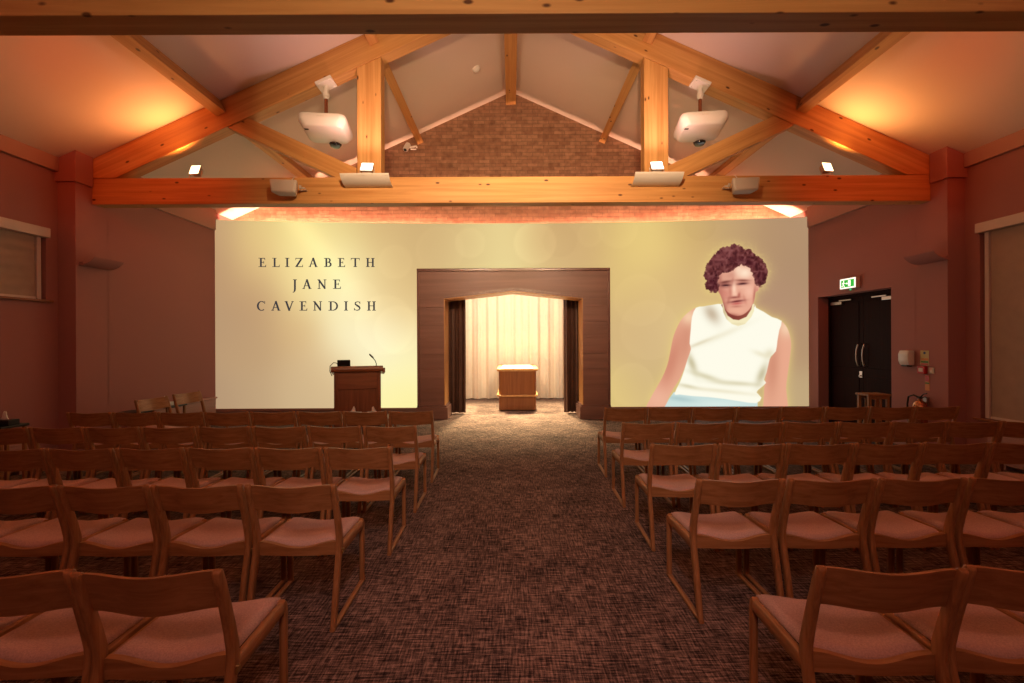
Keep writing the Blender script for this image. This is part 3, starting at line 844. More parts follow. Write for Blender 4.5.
pj = thing('projected_picture', 'golden projected picture with name in dark capitals and portrait of curly haired woman', 'projection', (0, 8.9, 0.22))
OFF = 0.004
XN = np.linspace(-W, W, 294); 
def y_at(X):  # piecewise linear, as the wall facets
    return np.interp(X, XN, 9.39-0.40*(XN/W)**2)-OFF
def warp(X, Z):
    """lower edge of the picture rises a little towards both ends of the wall"""
    lo = 0.222+0.055*(X/W)**2
    return lo+(Z-0.222)*(ZT-lo)/(ZT-0.222)
def cells_mesh(name, xs, zs, keep, mat, colors, parent):
    """xs, zs vertex lines; keep[i,j] per cell; colors[i,j] per vertex (linear)"""
    nx, nz = len(xs), len(zs)
    XX, ZZ = np.meshgrid(xs, zs, indexing='ij')
    ZZ = warp(XX, ZZ)
    co = np.stack([XX, y_at(XX), ZZ], -1).reshape(-1, 3)
    I, J = np.nonzero(keep)
    v = np.stack([I*nz+J, (I+1)*nz+J, (I+1)*nz+J+1, I*nz+J+1], -1)
    used = np.unique(v); mp = np.full(nx*nz, -1); mp[used] = np.arange(len(used))
    v = mp[v]; co = co[used]; cl = colors.reshape(-1, 3)[used]
    me = bpy.data.meshes.new(name)
    me.vertices.add(len(co)); me.vertices.foreach_set('co', (co-np.array(parent_loc(parent))).astype(np.float32).ravel())
    me.loops.add(v.size); me.loops.foreach_set('vertex_index', v.astype(np.int32).ravel())
    me.polygons.add(len(v)); me.polygons.foreach_set('loop_start', (np.arange(len(v))*4).astype(np.int32))
    me.update(calc_edges=True)
    ca = me.color_attributes.new('Col', 'FLOAT_COLOR', 'POINT')
    ca.data.foreach_set('color', np.concatenate([cl, np.ones((len(cl), 1))], 1).astype(np.float32).ravel())
    me.materials.append(mat)
    o = bpy.data.objects.new(name, me); COL.objects.link(o); o.parent = parent
    return o
def parent_loc(p):
    l = Vector((0, 0, 0))
    while p is not None: l = l+p.location; p = p.parent
    return l
dxm = 2*W/293
ZS = np.linspace(0.222, ZT, 96); dzm = ZS[1]-ZS[0]
CX, CZ = np.meshgrid(XN, ZS, indexing='ij')
px, py = to_px(CX, warp(CX, CZ))
cb, _ = paint(px, py, portrait=False)
# which coarse cells: not inside the archway, not inside the portrait block
xm = (XN[:-1]+XN[1:])/2; zm = (ZS[:-1]+ZS[1:])/2
i0 = int(np.searchsorted(XN, 2.58)); i1 = int(np.searchsorted(XN, 5.78)); j1 = int(np.searchsorted(ZS, 3.72))
keep = np.ones((len(xm), len(zm)), bool)
keep[i0:i1, :j1] = False
inside = (xm[:, None] > AX0+0.02) & (xm[:, None] < AX1-0.02) & (zm[None, :] < AZ-0.05)
keep &= ~inside
cells_mesh('picture_backdrop', XN, ZS, keep, M['proj'], lin(cb), pj)
FX, FZ = 5, 5
fx = np.interp(np.arange((i1-i0)*FX+1)/FX+i0, np.arange(len(XN)), XN)
fz = np.interp(np.arange(j1*FZ+1)/FZ, np.arange(len(ZS)), ZS)
GX, GZ = np.meshgrid(fx, fz, indexing='ij')
px, py = to_px(GX, warp(GX, GZ))
cf, rg = paint(px, py)
# keep the block's rim equal to the backdrop so that no seam shows
edge = np.minimum.reduce([np.arange(len(fx))[:, None]+0*GX, (len(fx)-1-np.arange(len(fx)))[:, None]+0*GX, (len(fz)-1-np.arange(len(fz)))[None, :]+0*GX])
cbk, _ = paint(px, py, portrait=False)
wgt = np.clip(edge/25.0, 0, 1)[..., None]
cf = np.where((rg == 0)[..., None], cf*wgt+cbk*(1-wgt), cf)
rc = rg[:-1, :-1]
lf = lin(cf)
cells_mesh('picture_backdrop', fx, fz, rc == 0, M['proj_fine'], lf, pj)
po = cells_mesh('portrait', fx, fz, rc == 1, M['proj_fine'], lf, pj)
po['label'] = 'projected portrait of a woman in a cream sleeveless top'
cells_mesh('blouse', fx, fz, rc == 2, M['proj_fine'], lf, po)
cells_mesh('skirt', fx, fz, rc == 3, M['proj_fine'], lf, po)
cells_mesh('hair', fx, fz, rc == 4, M['proj_fine'], lf, po)

# lettering
T_, t_ = 0.19, 0.105
def rc_(x0, y0, x1, y1): return [(x0, y0), (x1, y0), (x1, y1), (x0, y1)]
def stroke(pts, ws):
    out = []
    P = [np.array(p, float) for p in pts]
    if not isinstance(ws, (list, tuple)): ws = [ws]*len(P)
    L = []
    for i, p in enumerate(P):
        d = P[min(i+1, len(P)-1)]-P[max(i-1, 0)]; d = d/(np.linalg.norm(d)+1e-9); n = np.array([-d[1], d[0]])
        L.append((p+n*ws[i]/2, p-n*ws[i]/2))
    for a, b in zip(L, L[1:]): out.append([tuple(a[0]), tuple(a[1]), tuple(b[1]), tuple(b[0])])
    return out
def sf(x, y, h=0.13): return rc_(x-h, y, x+h, y+0.07)
def arc(cx_, cy_, rx, ry, a0, a1, thick, thin, n=18):
    pts, ws = [], []
    for k in range(n+1):
        a = R(a0+(a1-a0)*k/n)
        pts.append((cx_+rx*math.cos(a), cy_+ry*math.sin(a))); ws.append(thin+(thick-thin)*abs(math.cos(a))**1.3)
    return stroke(pts, ws)
def letter(ch, w):
    S = 0.16
    if ch == 'I': return [rc_(w/2-T_/2, 0, w/2+T_/2, 1), sf(w/2, 0, w/2), sf(w/2, .94, w/2)]
    if ch in 'EL':
        o = [rc_(S, 0, S+T_, 1), rc_(0, 0, S+T_+.1, .06), rc_(0, .94, S+T_+.1, 1), rc_(S, 0, w-.04, .075), stroke([(w-.06, 0), (w, .26)], [.11, .04])[0]]
        if ch == 'E':
            o += [rc_(S, .925, w-.1, 1), stroke([(w-.14, 1), (w-.11, .76)], [.10, .04])[0], rc_(S, .48, w-.22, .55), rc_(w-.26, .38, w-.20, .65)]
        return o
    if ch == 'Z': return [rc_(.04, .925, w-.02, 1), rc_(0, 0, w-.04, .075)]+stroke([(.12, .03), (w-.14, .97)], T_)+[rc_(.03, .74, .08, 1), rc_(w-.07, 0, w-.01, .26)]
    if ch == 'A': return stroke([(.13, 0), (w*.5, 1.02)], t_)+stroke([(w-.17, 0), (w*.48, 1.02)], T_*1.05)+[rc_(.22, .30, w-.26, .37), sf(.13, 0, .13), sf(w-.15, 0, .15)]
    if ch == 'V': return stroke([(.16, 1), (w*.53, -.02)], T_*1.05)+stroke([(w-.12, 1), (w*.5, -.02)], t_)+[sf(.15, .94, .15), sf(w-.12, .94, .12)]
    if ch == 'H': return [rc_(S, 0, S+T_, 1), rc_(w-S-T_, 0, w-S, 1), rc_(S, .48, w-S, .555), sf(S+T_/2, 0, .2), sf(S+T_/2, .94, .2), sf(w-S-T_/2, 0, .2), sf(w-S-T_/2, .94, .2)]
    if ch == 'T': return [rc_(w/2-T_/2, 0, w/2+T_/2, 1), sf(w/2, 0, .2), rc_(.02, .925, w-.02, 1)]+stroke([(.03, .74), (.07, 1)], [.04, .1])+stroke([(w-.03, .74), (w-.07, 1)], [.04, .1])
    if ch == 'N': return [rc_(.13, 0, .13+t_, 1), rc_(w-.13-t_, 0, w-.13, 1), sf(.17, 0, .15), sf(.12, .94, .12), sf(w-.17, .94, .15)]+stroke([(.14, .98), (w-.16, .02)], T_)
    if ch == 'J': return [rc_(w-.14-T_, -.05, w-.14, 1), sf(w-.14-T_/2, .94, .2)]+stroke([(w-.14-T_/2, 0), (w-.17-T_/2, -.2), (.12, -.36), (.0, -.36)], [T_, T_*.9, .09, .06])
    if ch == 'D': return [rc_(S, 0, S+T_, 1), rc_(0, 0, w*.5, .07), rc_(0, .93, w*.5, 1)]+arc(w*.45, .5, w*.55-T_/2, .465, -90, 90, T_, .075)
    if ch == 'B': return [rc_(S, 0, S+T_, 1), rc_(0, 0, w*.5, .07), rc_(0, .93, w*.5, 1), rc_(S, .50, w*.5, .565)]+arc(w*.48, .75, w*.42-T_/2, .22, -90, 90, T_*.9, .07)+arc(w*.5, .285, w*.5-T_/2, .25, -90, 90, T_, .07)
    if ch == 'C': return arc(w*.53, .5, w*.53-T_/2, .475, 52, 308, T_, .075, 24)+[rc_(w-.14, .72, w-.07, 1)]
    if ch == 'S':
        pts = [(w-.12, .80), (w*.72, .95), (w*.45, .97), (w*.2, .86), (w*.2, .70), (w*.45, .55), (w*.72, .42), (w*.84, .26), (w*.7, .08), (w*.42, .03), (w*.18, .08), (.04, .24)]
        return stroke(pts, [.05, .08, .08, .13, .15, T_, T_, .15, .12, .08, .08, .05])+[rc_(w-.15, .72, w-.09, .99), rc_(.02, .02, .08, .28)]
    return []
LINES = [
 (115, 173, [('E', 120, 168), ('L', 208, 255), ('I', 290, 318), ('Z', 355, 405), ('A', 441, 499), ('B', 539, 588), ('E', 627, 673), ('T', 710, 768), ('H', 804, 866)]),
 (253, 313, [('J', 338, 368), ('A', 401, 459), ('N', 497, 556), ('E', 596, 646)]),
 (392, 452, [('C', 110, 167), ('A', 202, 261), ('V', 287, 346), ('E', 382, 431), ('N', 469, 528), ('D', 567, 629), ('I', 667, 693), ('S', 730, 776), ('H', 811, 874)])]
def from_px(qx, qy):
    X = -3.0; Z = 3.0
    for _ in range(12):
        a, b = to_px(X, Z)
        X += (qx-a)*0.0205; Z -= (qy-b)*0.0205
    return X, Z
M['letter'] = emit('letter_ink', tuple(lin((62, 60, 64))), 1.0)
M['letter'].cycles.emission_sampling = 'NONE'
for top, bot, L in LINES:
    ln = bpy.data.objects.new('lettering', None); COL.objects.link(ln); ln.parent = pj
    # baseline and cap height measured once per line, letters set along the wall
    xb0, zb0 = from_px(240+L[0][1]/6.4, 240+bot/6.4); xt0, zt0 = from_px(240+L[0][1]/6.4, 240+top/6.4)
    H = zt0-zb0
    for ch, a, b in L:
        xa, zb = from_px(240+a/6.4, 240+bot/6.4); xb, _ = from_px(240+b/6.4, 240+bot/6.4)
        wu = (xb-xa)/H
        mb = MB()
        for q in letter(ch, wu):
            vs = []
            for (ux, uy) in q:
                X = xa+ux*H; Z = zb+uy*H
                vs.append(mb.bm.verts.new((X, yscreen(X)-0.011, Z)))
            try: mb.bm.faces.new(vs)
            except ValueError: pass
        mb.build('letter', M['letter'], ln).data.transform(Matrix.Translation(-pj.location))

# ------------------------------------------------------------------ chairs
CW = 0.502
def bar_yz(path, x, hw, th, bevel=0.006):
    """bar following a path in the y-z plane; rectangular rounded section, hw half width in x, th list of half thickness"""
    mb = MB(); n = len(path)
    def prof(i, p):
        a = Vector(path[max(i-1, 0)]); b = Vector(path[min(i+1, n-1)])
        d = (b-a).normalized(); nr = Vector((-d[1], d[0]))
        h = th[i] if isinstance(th, (list, tuple)) else th
        c = min(0.005, h*0.5)
        q = []
        for sx, sn in ((-hw, -h+c), (-hw+c, -h), (hw-c, -h), (hw, -h+c), (hw, h-c), (hw-c, h), (-hw+c, h), (-hw, h-c)):
            q.append((x+sx, p[0]+nr[0]*sn, p[1]+nr[1]*sn))
        return q
    return mb.sweep(path, prof)

POST = [(0.000, 0.012), (0.028, 0.14), (0.060, 0.28), (0.090, 0.39), (0.099, 0.44), (0.097, 0.49), (0.080, 0.56), (0.052, 0.66), (0.022, 0.76), (0.008, 0.802), (0.004, 0.810)]
POSTH = [0.017, 0.019, 0.021, 0.023, 0.024, 0.024, 0.022, 0.020, 0.018, 0.015, 0.008]
def post_y(z):
    for (a, b), (c, d) in zip(POST, POST[1:]):
        if b <= z <= d: return a+(c-a)*(z-b)/(d-b)
    return POST[-1][0]
def make_chair(seat_mat):
    t = thing('chair', 'x', 'chair', (0, 0, 0))
    hw = 0.0145
    ex = CW/2-hw
    for s in (-1, 1):
        bar_yz(POST, s*ex, hw, POSTH).build('back_leg', M['oak_z'], t, smooth=True, auto=50)
        fl = [(0.505, 0.018), (0.505, 0.15), (0.505, 0.28), (0.504, 0.376), (0.498, 0.406), (0.484, 0.424)]
        bar_yz(fl, s*ex, hw, [0.016, 0.016, 0.017, 0.018, 0.017, 0.012]).build('front_leg', M['oak_z'], t, smooth=True, auto=50)
        sr = [(0.112, 0.403), (0.25, 0.402), (0.40, 0.399), (0.487, 0.396)]
        bar_yz(sr, s*ex, hw*0.98, [0.030, 0.030, 0.030, 0.026]).build('side_rail', M['oak_y'], t, smooth=True, auto=50)
        bar_yz([(-0.018, 0.0125), (0.25, 0.0125), (0.524, 0.0125)], s*ex, hw, 0.0115).build('skid', M['oak_y'], t, smooth=True, auto=50)
    iw = CW/2-2*hw+0.002
    # backrest: curved in plan, bulging to the rear
    def bk(u, v, f):
        x = -iw+2*iw*u; z = 0.652+(0.805-0.652)*v
        c = 0.5+0.5*math.cos(PI*(2*u-1))
        c = c**0.9
        z += -0.010*c*(1-v) - 0.006*c*v
        y = post_y(min(z, 0.80))+0.010-0.034*c+f
        return (x, y, z)
    mb = MB().slab(lambda u, v: bk(u, v, -0.007), lambda u, v: bk(u, v, 0.007), 24, 6)
    bmesh.ops.bevel(mb.bm, geom=[e for e in mb.bm.edges if e.calc_face_angle(0) > 1.2], offset=0.004, segments=2, affect='EDGES')
    mb.build('backrest', M['oak_x'], t, smooth=True, auto=60)
    # rear seat rail with a dished top edge
    def rail(u, v, f):
        x = -iw+2*iw*u
        c = 0.5+0.5*math.cos(PI*(2*u-1))
        z = 0.375+(0.452-0.034*c-0.375)*v
        return (x, 0.112+f-0.012*c, z)
    mb = MB().slab(lambda u, v: rail(u, v, -0.013), lambda u, v: rail(u, v, 0.013), 20, 3)
    mb.build('rear_rail', M['oak_x'], t, smooth=True, auto=50)
    mb = MB().box(-iw, iw, 0.468, 0.490, 0.355, 0.405, 0.004)
    mb.build('front_rail', M['oak_x'], t)
    # upholstered pad, dished across and rolled at the front
    def pad(u, v, top):
        x = -iw+0.004+(2*iw-0.008)*u; y = 0.128+0.386*v
        c = 0.5+0.5*math.cos(PI*(2*u-1))
        ed = min(u, 1-u)/0.06; ed = min(1, ed); rd = 1-(1-ed)**2
        fd = min(1, (1-v)/0.12); fr = 1-(1-fd)**2
        bd = min(1, v/0.06); br_ = 1-(1-bd)**2
        zt = 0.445-0.030*c*(1-0.35*v)-0.016*v+0.020*rd*fr*br_
        return (x, y, zt if top else zt-0.012-0.020*rd*fr*br_)
    mb = MB().slab(lambda u, v: pad(u, v, True), lambda u, v: pad(u, v, False), 26, 22)
    mb.build('seat', seat_mat, t, smooth=True, auto=70)
    # steel link on the inner face of the leg, hooks the next chair
    mb = MB().box(CW/2+0.001, CW/2+0.008, 0.085, 0.11, 0.385, 0.405, 0.002)
    mb.lathe([(0.007, 0), (0.007, 0.012)], (CW/2, 0.097, 0.41), (1, 0, 0), 10)
    mb.build('row_link', M['brass'], t)
    return t

ORD = ['', 'at the aisle', 'second from the aisle', 'third from the aisle', 'fourth from the aisle', 'fifth from the aisle', 'sixth from the aisle', 'seventh from the aisle', 'eighth from the aisle']
ROWN = {1: 'first row before the screen', 2: 'second row from the screen', 3: 'third row from the screen', 4: 'fourth row from the screen', 5: 'nearest row'}
PITCH = 0.522
LEFT = {5: (1.575, -1.018, 3), 4: (2.53, -0.985, 5), 3: (3.41, -0.912, 7), 2: (4.26, -0.900, 8), 1: (5.15, -0.900, 8)}
RIGHT = {5: (1.575, 1.066, 3), 4: (2.59, 1.050, 5), 3: (3.47, 1.055, 7), 2: (4.36, 1.054, 8), 1: (5.33, 1.080, 8)}
proto = make_chair(M['seat'])
first = True
for side, tab in (('left', LEFT), ('right', RIGHT)):
    sg = -1 if side == 'left' else 1
    for row in (5, 4, 3, 2, 1):
        y, xe, n = tab[row]
        for k in range(n):
            x = xe+sg*(CW/2+k*PITCH)
            lab = 'oak chair %s in the %s, %s block' % (ORD[k+1], ROWN[row], side)
            grp = 'oak chairs in rows %s of the aisle' % side
            j = random.uniform(-0.006, 0.006); rz = random.uniform(-0.012, 0.012)+(-sg*0.05 if row == 5 else (-0.03 if sg > 0 and row < 4 else (0.012 if sg < 0 else 0)))
            if first:
                proto.location = (x, y+j, 0); proto.rotation_euler = (0, 0, rz); proto['label'] = lab; proto['group'] = grp; first = False
            else:
                dup(proto, (x, y+j, 0), rz, lab, grp)
# two chairs by the far left wall
dup(proto, (-5.12, 6.45, 0), R(-98), 'oak chair turned sideways by the left wall, nearer the pillar', 'sideways chairs by the left wall')
dup(proto, (-5.10, 7.12, 0), R(-98), 'oak chair turned sideways by the left wall, nearer the screen', 'sideways chairs by the left wall')

# ------------------------------------------------------------------ small tables and tissue boxes
def small_table(loc, label, mat_top, w=0.36, d=0.36, h=0.58, legmat='oak_z'):
    t = thing('side_table', label, 'table', loc)
    MB().box(-w/2, w/2, -d/2, d/2, h-0.03, h, 0.008).build('table_top', mat_top, t)
    for sx in (-1, 1):
        for sy in (-1, 1):
            x, y = sx*(w/2-0.03), sy*(d/2-0.03)
            MB().box(x-0.016, x+0.016, y-0.016, y+0.016, 0, h-0.03, 0.004).build('leg', M[legmat], t)
    return t
def tissue_box(loc, label, mat, cat='tissue box', flip=1):
    t = thing('tissue_box', label, cat, loc, 0, 'tissue boxes')
    MB().box(-0.115, 0.115, -0.06, 0.06, 0, 0.06, 0.006).build('carton', mat, t)
    mb = MB()
    # crumpled tissue standing out of the slot
    def tis(u, v, off=0):
        x = (u-0.5)*0.11*(1-0.75*v)+flip*0.02*v; y = 0.02*math.sin(9*u+3*v)*(1-0.5*v)+off
        z = 0.05+0.105*v*(1-0.35*abs(u-0.5+0.2*flip))
        return (x, y, z)
    mb.slab(lambda u, v: tis(u, v), lambda u, v: tis(u, v, 0.003), 8, 6)
    mb.build('tissue', M['tissue'], t, smooth=True, auto=80)
    return t
small_table((-5.50, 6.62, 0), 'small black table behind the sideways chair nearer the pillar', M['black_table'], 0.30, 0.30, 0.60)
small_table((-5.48, 7.26, 0), 'small black table behind the sideways chair nearer the screen', M['black_table'], 0.34, 0.36, 0.60)
tissue_box((-5.48, 7.16, 0.60), 'tissue box on the black table between the sideways chairs', M['white'])
small_table((-5.59, 5.0, 0), 'small dark table with a tissue box at the left edge of the picture', M['black_table'], 0.26, 0.30, 0.70)
tissue_box((-5.59, 5.0, 0.70), 'dark tissue box on the small table at the left edge', M['black_table'])
lt = thing('low_table', 'low wooden table in front of the lectern carrying two tissue boxes', 'table', (-2.3, 6.85, 0))
MB().box(-0.55, 0.55, -0.2, 0.2, 0.435, 0.47, 0.008).build('table_top', M['oak_x'], lt)
for sx in (-1, 1):
    for sy in (-1, 1):
        MB().box(sx*0.5-0.02, sx*0.5+0.02, sy*0.16-0.02, sy*0.16+0.02, 0, 0.435, 0.004).build('leg', M['oak_z'], lt)
tissue_box((-2.40, 6.85, 0.47), 'left one of two tissue boxes before the lectern', M['white'], flip=1)
tissue_box((-2.08, 6.85, 0.47), 'right one of two tissue boxes before the lectern', M['white'], flip=-1)

# slatted side table before the doors
st = thing('slatted_table', 'small oak side table with slatted sides in front of the double doors', 'table', (5.355, 6.75, 0))
MB().box(-0.17, 0.17, -0.13, 0.13, 0.765, 0.795, 0.006).build('table_top', M['oak_x'], st)
for sx in (-1, 1):
    for sy in (-1, 1):
        MB().box(sx*0.135-0.02, sx*0.135+0.02, sy*0.095-0.02, sy*0.095+0.02, 0, 0.765, 0.004).build('leg', M['oak_z'], st)
for sy in (-1, 1):
    MB().box(-0.115, 0.115, sy*0.095-0.012, sy*0.095+0.012, 0.72, 0.765, 0.003).build('apron', M['oak_x'], st)
    MB().box(-0.115, 0.115, sy*0.095-0.012, sy*0.095+0.012, 0.14, 0.18, 0.003).build('stretcher', M['oak_x'], st)
    for x in (-0.035, 0.035):
        MB().box(x-0.013, x+0.013, sy*0.095-0.008, sy*0.095+0.008, 0.18, 0.72, 0.003).build('slat', M['oak_z'], st)

# ------------------------------------------------------------------ radiators along the walls
def radiator(x, y0, y1, s, label):
    t = thing('radiator', label, 'radiator', (x, (y0+y1)/2, 0.06), 0, 'low radiators along the side walls')
    a, b_ = sorted((x, x-s*0.075))
    mb = MB().box(a, b_, y0, y1, 0.06, 0.50, 0.006)
    xf = x-s*0.075
    for k in range(6):
        z = 0.10+k*0.064
        p, q = sorted((xf, xf-s*0.008)); mb.box(p, q, y0+0.02, y1-0.02, z, z+0.052, 0.003)
    mb.build('casing', M['radiator'], t, world=True)
    p, q = sorted((x, x-s*0.10)); MB().box(p, q, y0-0.01, y1+0.01, 0.50, 0.53, 0.006).build('top_grille', M['radiator'], t, world=True)
    p, q = sorted((x-s*0.01, x-s*0.06))
    for yy in (y0+0.15, y1-0.2): MB().box(p, q, yy, yy+0.05, 0.0, 0.06).build('foot', M['radiator'], t, world=True)
radiator(-W+0.016, 6.9, 8.86, -1, 'low ribbed radiator on the left wall behind the angled chairs')
radiator(-WN+0.056, 3.15, 5.72, -1, 'low ribbed radiator under the high window on the left wall')
radiator(WN-0.056, 3.15, 5.72, 1, 'low ribbed radiator under the tall window on the right wall')

# ------------------------------------------------------------------ double door, right wall
dr = thing('double_door', 'dark double door with curved pull handles recessed in the right wall', 'door', (6.07, 7.87, 0))
mb = MB()
xi, xo = 6.065, 6.15
mb.box(xi-0.01, xo, 7.03, 7.075, 0, 2.40, 0.003); mb.box(xi-0.01, xo, 8.665, 8.71, 0, 2.40, 0.003); mb.box(xi-0.01, xo, 7.075, 8.665, 2.355, 2.40, 0.003)
mb.build('door_frame', M['door_z'], dr, world=True)
for y0, y1, hy in ((7.078, 7.868, 7.80), (7.872, 8.662, 7.94)):
    lf_ = MB().box(xi+0.012, xi+0.056, y0, y1, 0.01, 2.352, 0.003)
    for z0, z1 in ((0.22, 0.93), (1.10, 2.26)):
        lf_.box(xi+0.004, xi+0.02, y0+0.09, y1-0.09, z0, z1, 0.006)
    leaf = lf_.build('door_leaf', M['door_z'], dr, world=True)
    pts = [(xi+0.012, hy, 1.12), (xi-0.03, hy, 1.14), (xi-0.055, hy, 1.22), (xi-0.062, hy, 1.32), (xi-0.055, hy, 1.42), (xi-0.03, hy, 1.50), (xi+0.012, hy, 1.52)]
    h = MB().tube(pts, 0.011, 10).build('pull_handle', M['steel'], leaf)
    h.data.transform(Matrix.Translation(-Vector((6.07, 7.87, 0))))
    yc = y0+0.06 if hy < 7.87 else y1-0.34
    c = MB().box(xi-0.04, xi+0.012, yc, yc+0.28, 2.235, 2.29, 0.005)
    ya, yb2 = (yc+0.2, yc+0.5) if hy < 7.87 else (yc-0.22, yc+0.08)
    c.box(xi-0.032, xi-0.016, ya, yb2, 2.295, 2.315, 0.002)
    c = c.build('door_closer', M['steel'], leaf); c.data.transform(Matrix.Translation(-Vector((6.07, 7.87, 0))))
lk = MB().box(xi+0.0, xi+0.014, 7.885, 7.95, 0.93, 1.04, 0.003).lathe([(0.012, 0), (0.012, 0.03)], (xi+0.0, 7.915, 0.96), (-1, 0, 0), 10)
lk.build('lock_plate', M['steel'], dr, world=True)
struct(MB().box(W+0.3, 6.5, 6.9, 8.8, 0, 2.5).build('wall_lobby', M['black']))

# exit sign
ex = thing('exit_sign', 'lit green running man exit sign above the double door', 'sign', (W, 7.835, 2.56))
MB().box(W-0.075, W, 7.645, 8.025, 2.465, 2.655, 0.008).build('housing', M['offwhite'], ex, world=True)
M['exit_white'] = emit('exit_white', (1.0, 0.92, 0.75), 1.5)
M['exit_green'] = emit('exit_green', (0.05, 0.62, 0.06), 0.8)
M['exit_led'] = emit('exit_led', (0.02, 0.75, 0.25), 0.9)
MB().box(W-0.079, W-0.074, 7.655, 8.015, 2.475, 2.645, 0.001).build('light_panel', M['exit_white'], ex, world=True)
MB().box(W-0.081, W-0.078, 7.685, 7.985, 2.498, 2.622).build('green_panel', M['exit_green'], ex, world=True)
mb = MB()
xs = W-0.0845
def pl(poly): mb.prism([(7.835-(a), 2.56+b) for a, b in poly], 'x', xs, xs+0.003)
# figure (picture right = -y): running man, arrow, doorway
pl([(-0.085+0.012*math.cos(2*PI*k/10), 0.042+0.012*math.sin(2*PI*k/10)) for k in range(10)])
pl([(-0.10, 0.026), (-0.075, 0.028), (-0.085, -0.012), (-0.105, -0.010)])
pl([(-0.10, 0.026), (-0.125, 0.004), (-0.118, -0.002), (-0.09, 0.018)])
pl([(-0.08, 0.024), (-0.055, 0.006), (-0.06, -0.002), (-0.085, 0.012)])
pl([(-0.105, -0.008), (-0.088, -0.012), (-0.072, -0.032), (-0.06, -0.05), (-0.07, -0.055), (-0.09, -0.035)])
pl([(-0.105, -0.008), (-0.092, -0.012), (-0.112, -0.034), (-0.138, -0.036), (-0.138, -0.046), (-0.106, -0.046)])
pl([(0.02, -0.05), (0.075, -0.05), (0.075, 0.05), (0.02, 0.05)])
pl([(-0.04, -0.008), (-0.012, -0.008), (-0.012, -0.02), (0.012, 0.0), (-0.012, 0.02), (-0.012, 0.008), (-0.04, 0.008)])
mb.build('pictogram', M['exit_white'], ex, world=True)
MB().lathe([(0.012, 0.0), (0.014, -0.012), (0.006, -0.024)], (W-0.04, 7.82, 2.465)).build('indicator_light', M['exit_led'], ex, world=True, smooth=True)

# hand sanitiser dispenser
ds = thing('soap_dispenser', 'white wall dispenser between the double door and the right pillar', 'dispenser', (W, 6.70, 1.32))
mb = MB().prism([(W, 1.215), (W-0.08, 1.215), (W-0.105, 1.28), (W-0.105, 1.38), (W-0.085, 1.43), (W, 1.43)], 'y', 6.62, 6.79, 0.014)
mb.build('cover', M['white'], ds, world=True, smooth=True, auto=30)
MB().box(W-0.07, W-0.0, 6.79, 6.815, 1.22, 1.40, 0.004).build('level_window', M['black'], ds, world=True)
MB().box(W-0.085, W-0.01, 6.65, 6.76, 1.195, 1.216, 0.005).build('push_bar', M['black'], ds, world=True)

# fire notices, call point, switch, extinguisher on the right pillar
fs = thing('fire_notice', 'yellow fire action notice with red and green bands on the right pillar', 'notice', (W, 6.46, 1.33))
MB().box(W-0.004, W, 6.395, 6.525, 1.225, 1.435, 0.001).build('board', M['label_yellow'], fs, world=True)
for nm, m, z0, z1 in (('red_band', 'red', 1.23, 1.255), ('green_band', 'label_green', 1.262, 1.285), ('orange_band', 'label_orange', 1.295, 1.325)):
    MB().box(W-0.0055, W-0.0035, 6.405, 6.515, z0, z1).build('notice_band', M[m], fs, world=True)
MB().lathe([(0.018, 0), (0.018, 0.002)], (W-0.004, 6.46, 1.40), (-1, 0, 0), 16).build('blue_symbol', M['label_blue'], fs, world=True)
cp = thing('fire_call_point', 'red fire alarm call point box below the yellow notice', 'alarm', (W, 6.47, 1.16))
MB().box(W-0.05, W, 6.415, 6.53, 1.105, 1.215, 0.008).build('box', M['red'], cp, world=True)
MB().box(W-0.053, W-0.048, 6.44, 6.505, 1.135, 1.185, 0.002).build('break_glass', M['offwhite'], cp, world=True)
sw = thing('fused_switch', 'small white wall switch with red light beside the call point', 'switch', (W, 6.35, 1.16))
MB().box(W-0.012, W, 6.31, 6.395, 1.115, 1.20, 0.004).build('plate', M['offwhite'], sw, world=True)
MB().box(W-0.018, W-0.01, 6.34, 6.362, 1.13, 1.16, 0.002).build('rocker', M['white'], sw, world=True)
M['led_red'] = emit('led_red', (1.0, 0.06, 0.03), 0.9)
MB().lathe([(0.006, 0), (0.004, 0.004)], (W-0.012, 6.352, 1.182), (-1, 0, 0), 10).build('indicator_light', M['led_red'], sw, world=True)
en = thing('extinguisher_notice', 'narrow red and yellow extinguisher notice above the fire extinguisher', 'notice', (W, 6.42, 0.98))
MB().box(W-0.004, W, 6.385, 6.455, 0.87, 1.085, 0.001).build('board', M['label_orange'], en, world=True)
MB().box(W-0.0055, W-0.0035, 6.39, 6.45, 1.0, 1.08).build('red_panel', M['red'], en, world=True)
MB().box(W-0.0055, W-0.0035, 6.39, 6.45, 0.965, 0.985).build('green_band', M['label_green'], en, world=True)
fe = thing('fire_extinguisher', 'coppery metal fire extinguisher with black hose hung on the right pillar', 'fire extinguisher', (W-0.1, 6.42, 0.30))
cxx, cyy = W-0.10, 6.43
MB().lathe([(0.075, 0.30), (0.085, 0.31), (0.085, 0.64), (0.075, 0.69), (0.045, 0.725), (0.022, 0.74), (0.022, 0.76)], (cxx, cyy, 0), n=24).build('cylinder', M['copper'], fe, world=True, smooth=True)
mb = MB().box(cxx-0.02, cxx+0.02, cyy-0.02, cyy+0.02, 0.755, 0.79, 0.004)
mb.tube([(cxx, cyy-0.02, 0.79), (cxx-0.01, cyy-0.07, 0.83), (cxx-0.02, cyy-0.13, 0.845)], 0.008, 8)
mb.tube([(cxx, cyy-0.02, 0.765), (cxx-0.01, cyy-0.08, 0.79), (cxx-0.02, cyy-0.12, 0.79)], 0.007, 8)
mb.build('valve_lever', M['black'], fe, world=True)
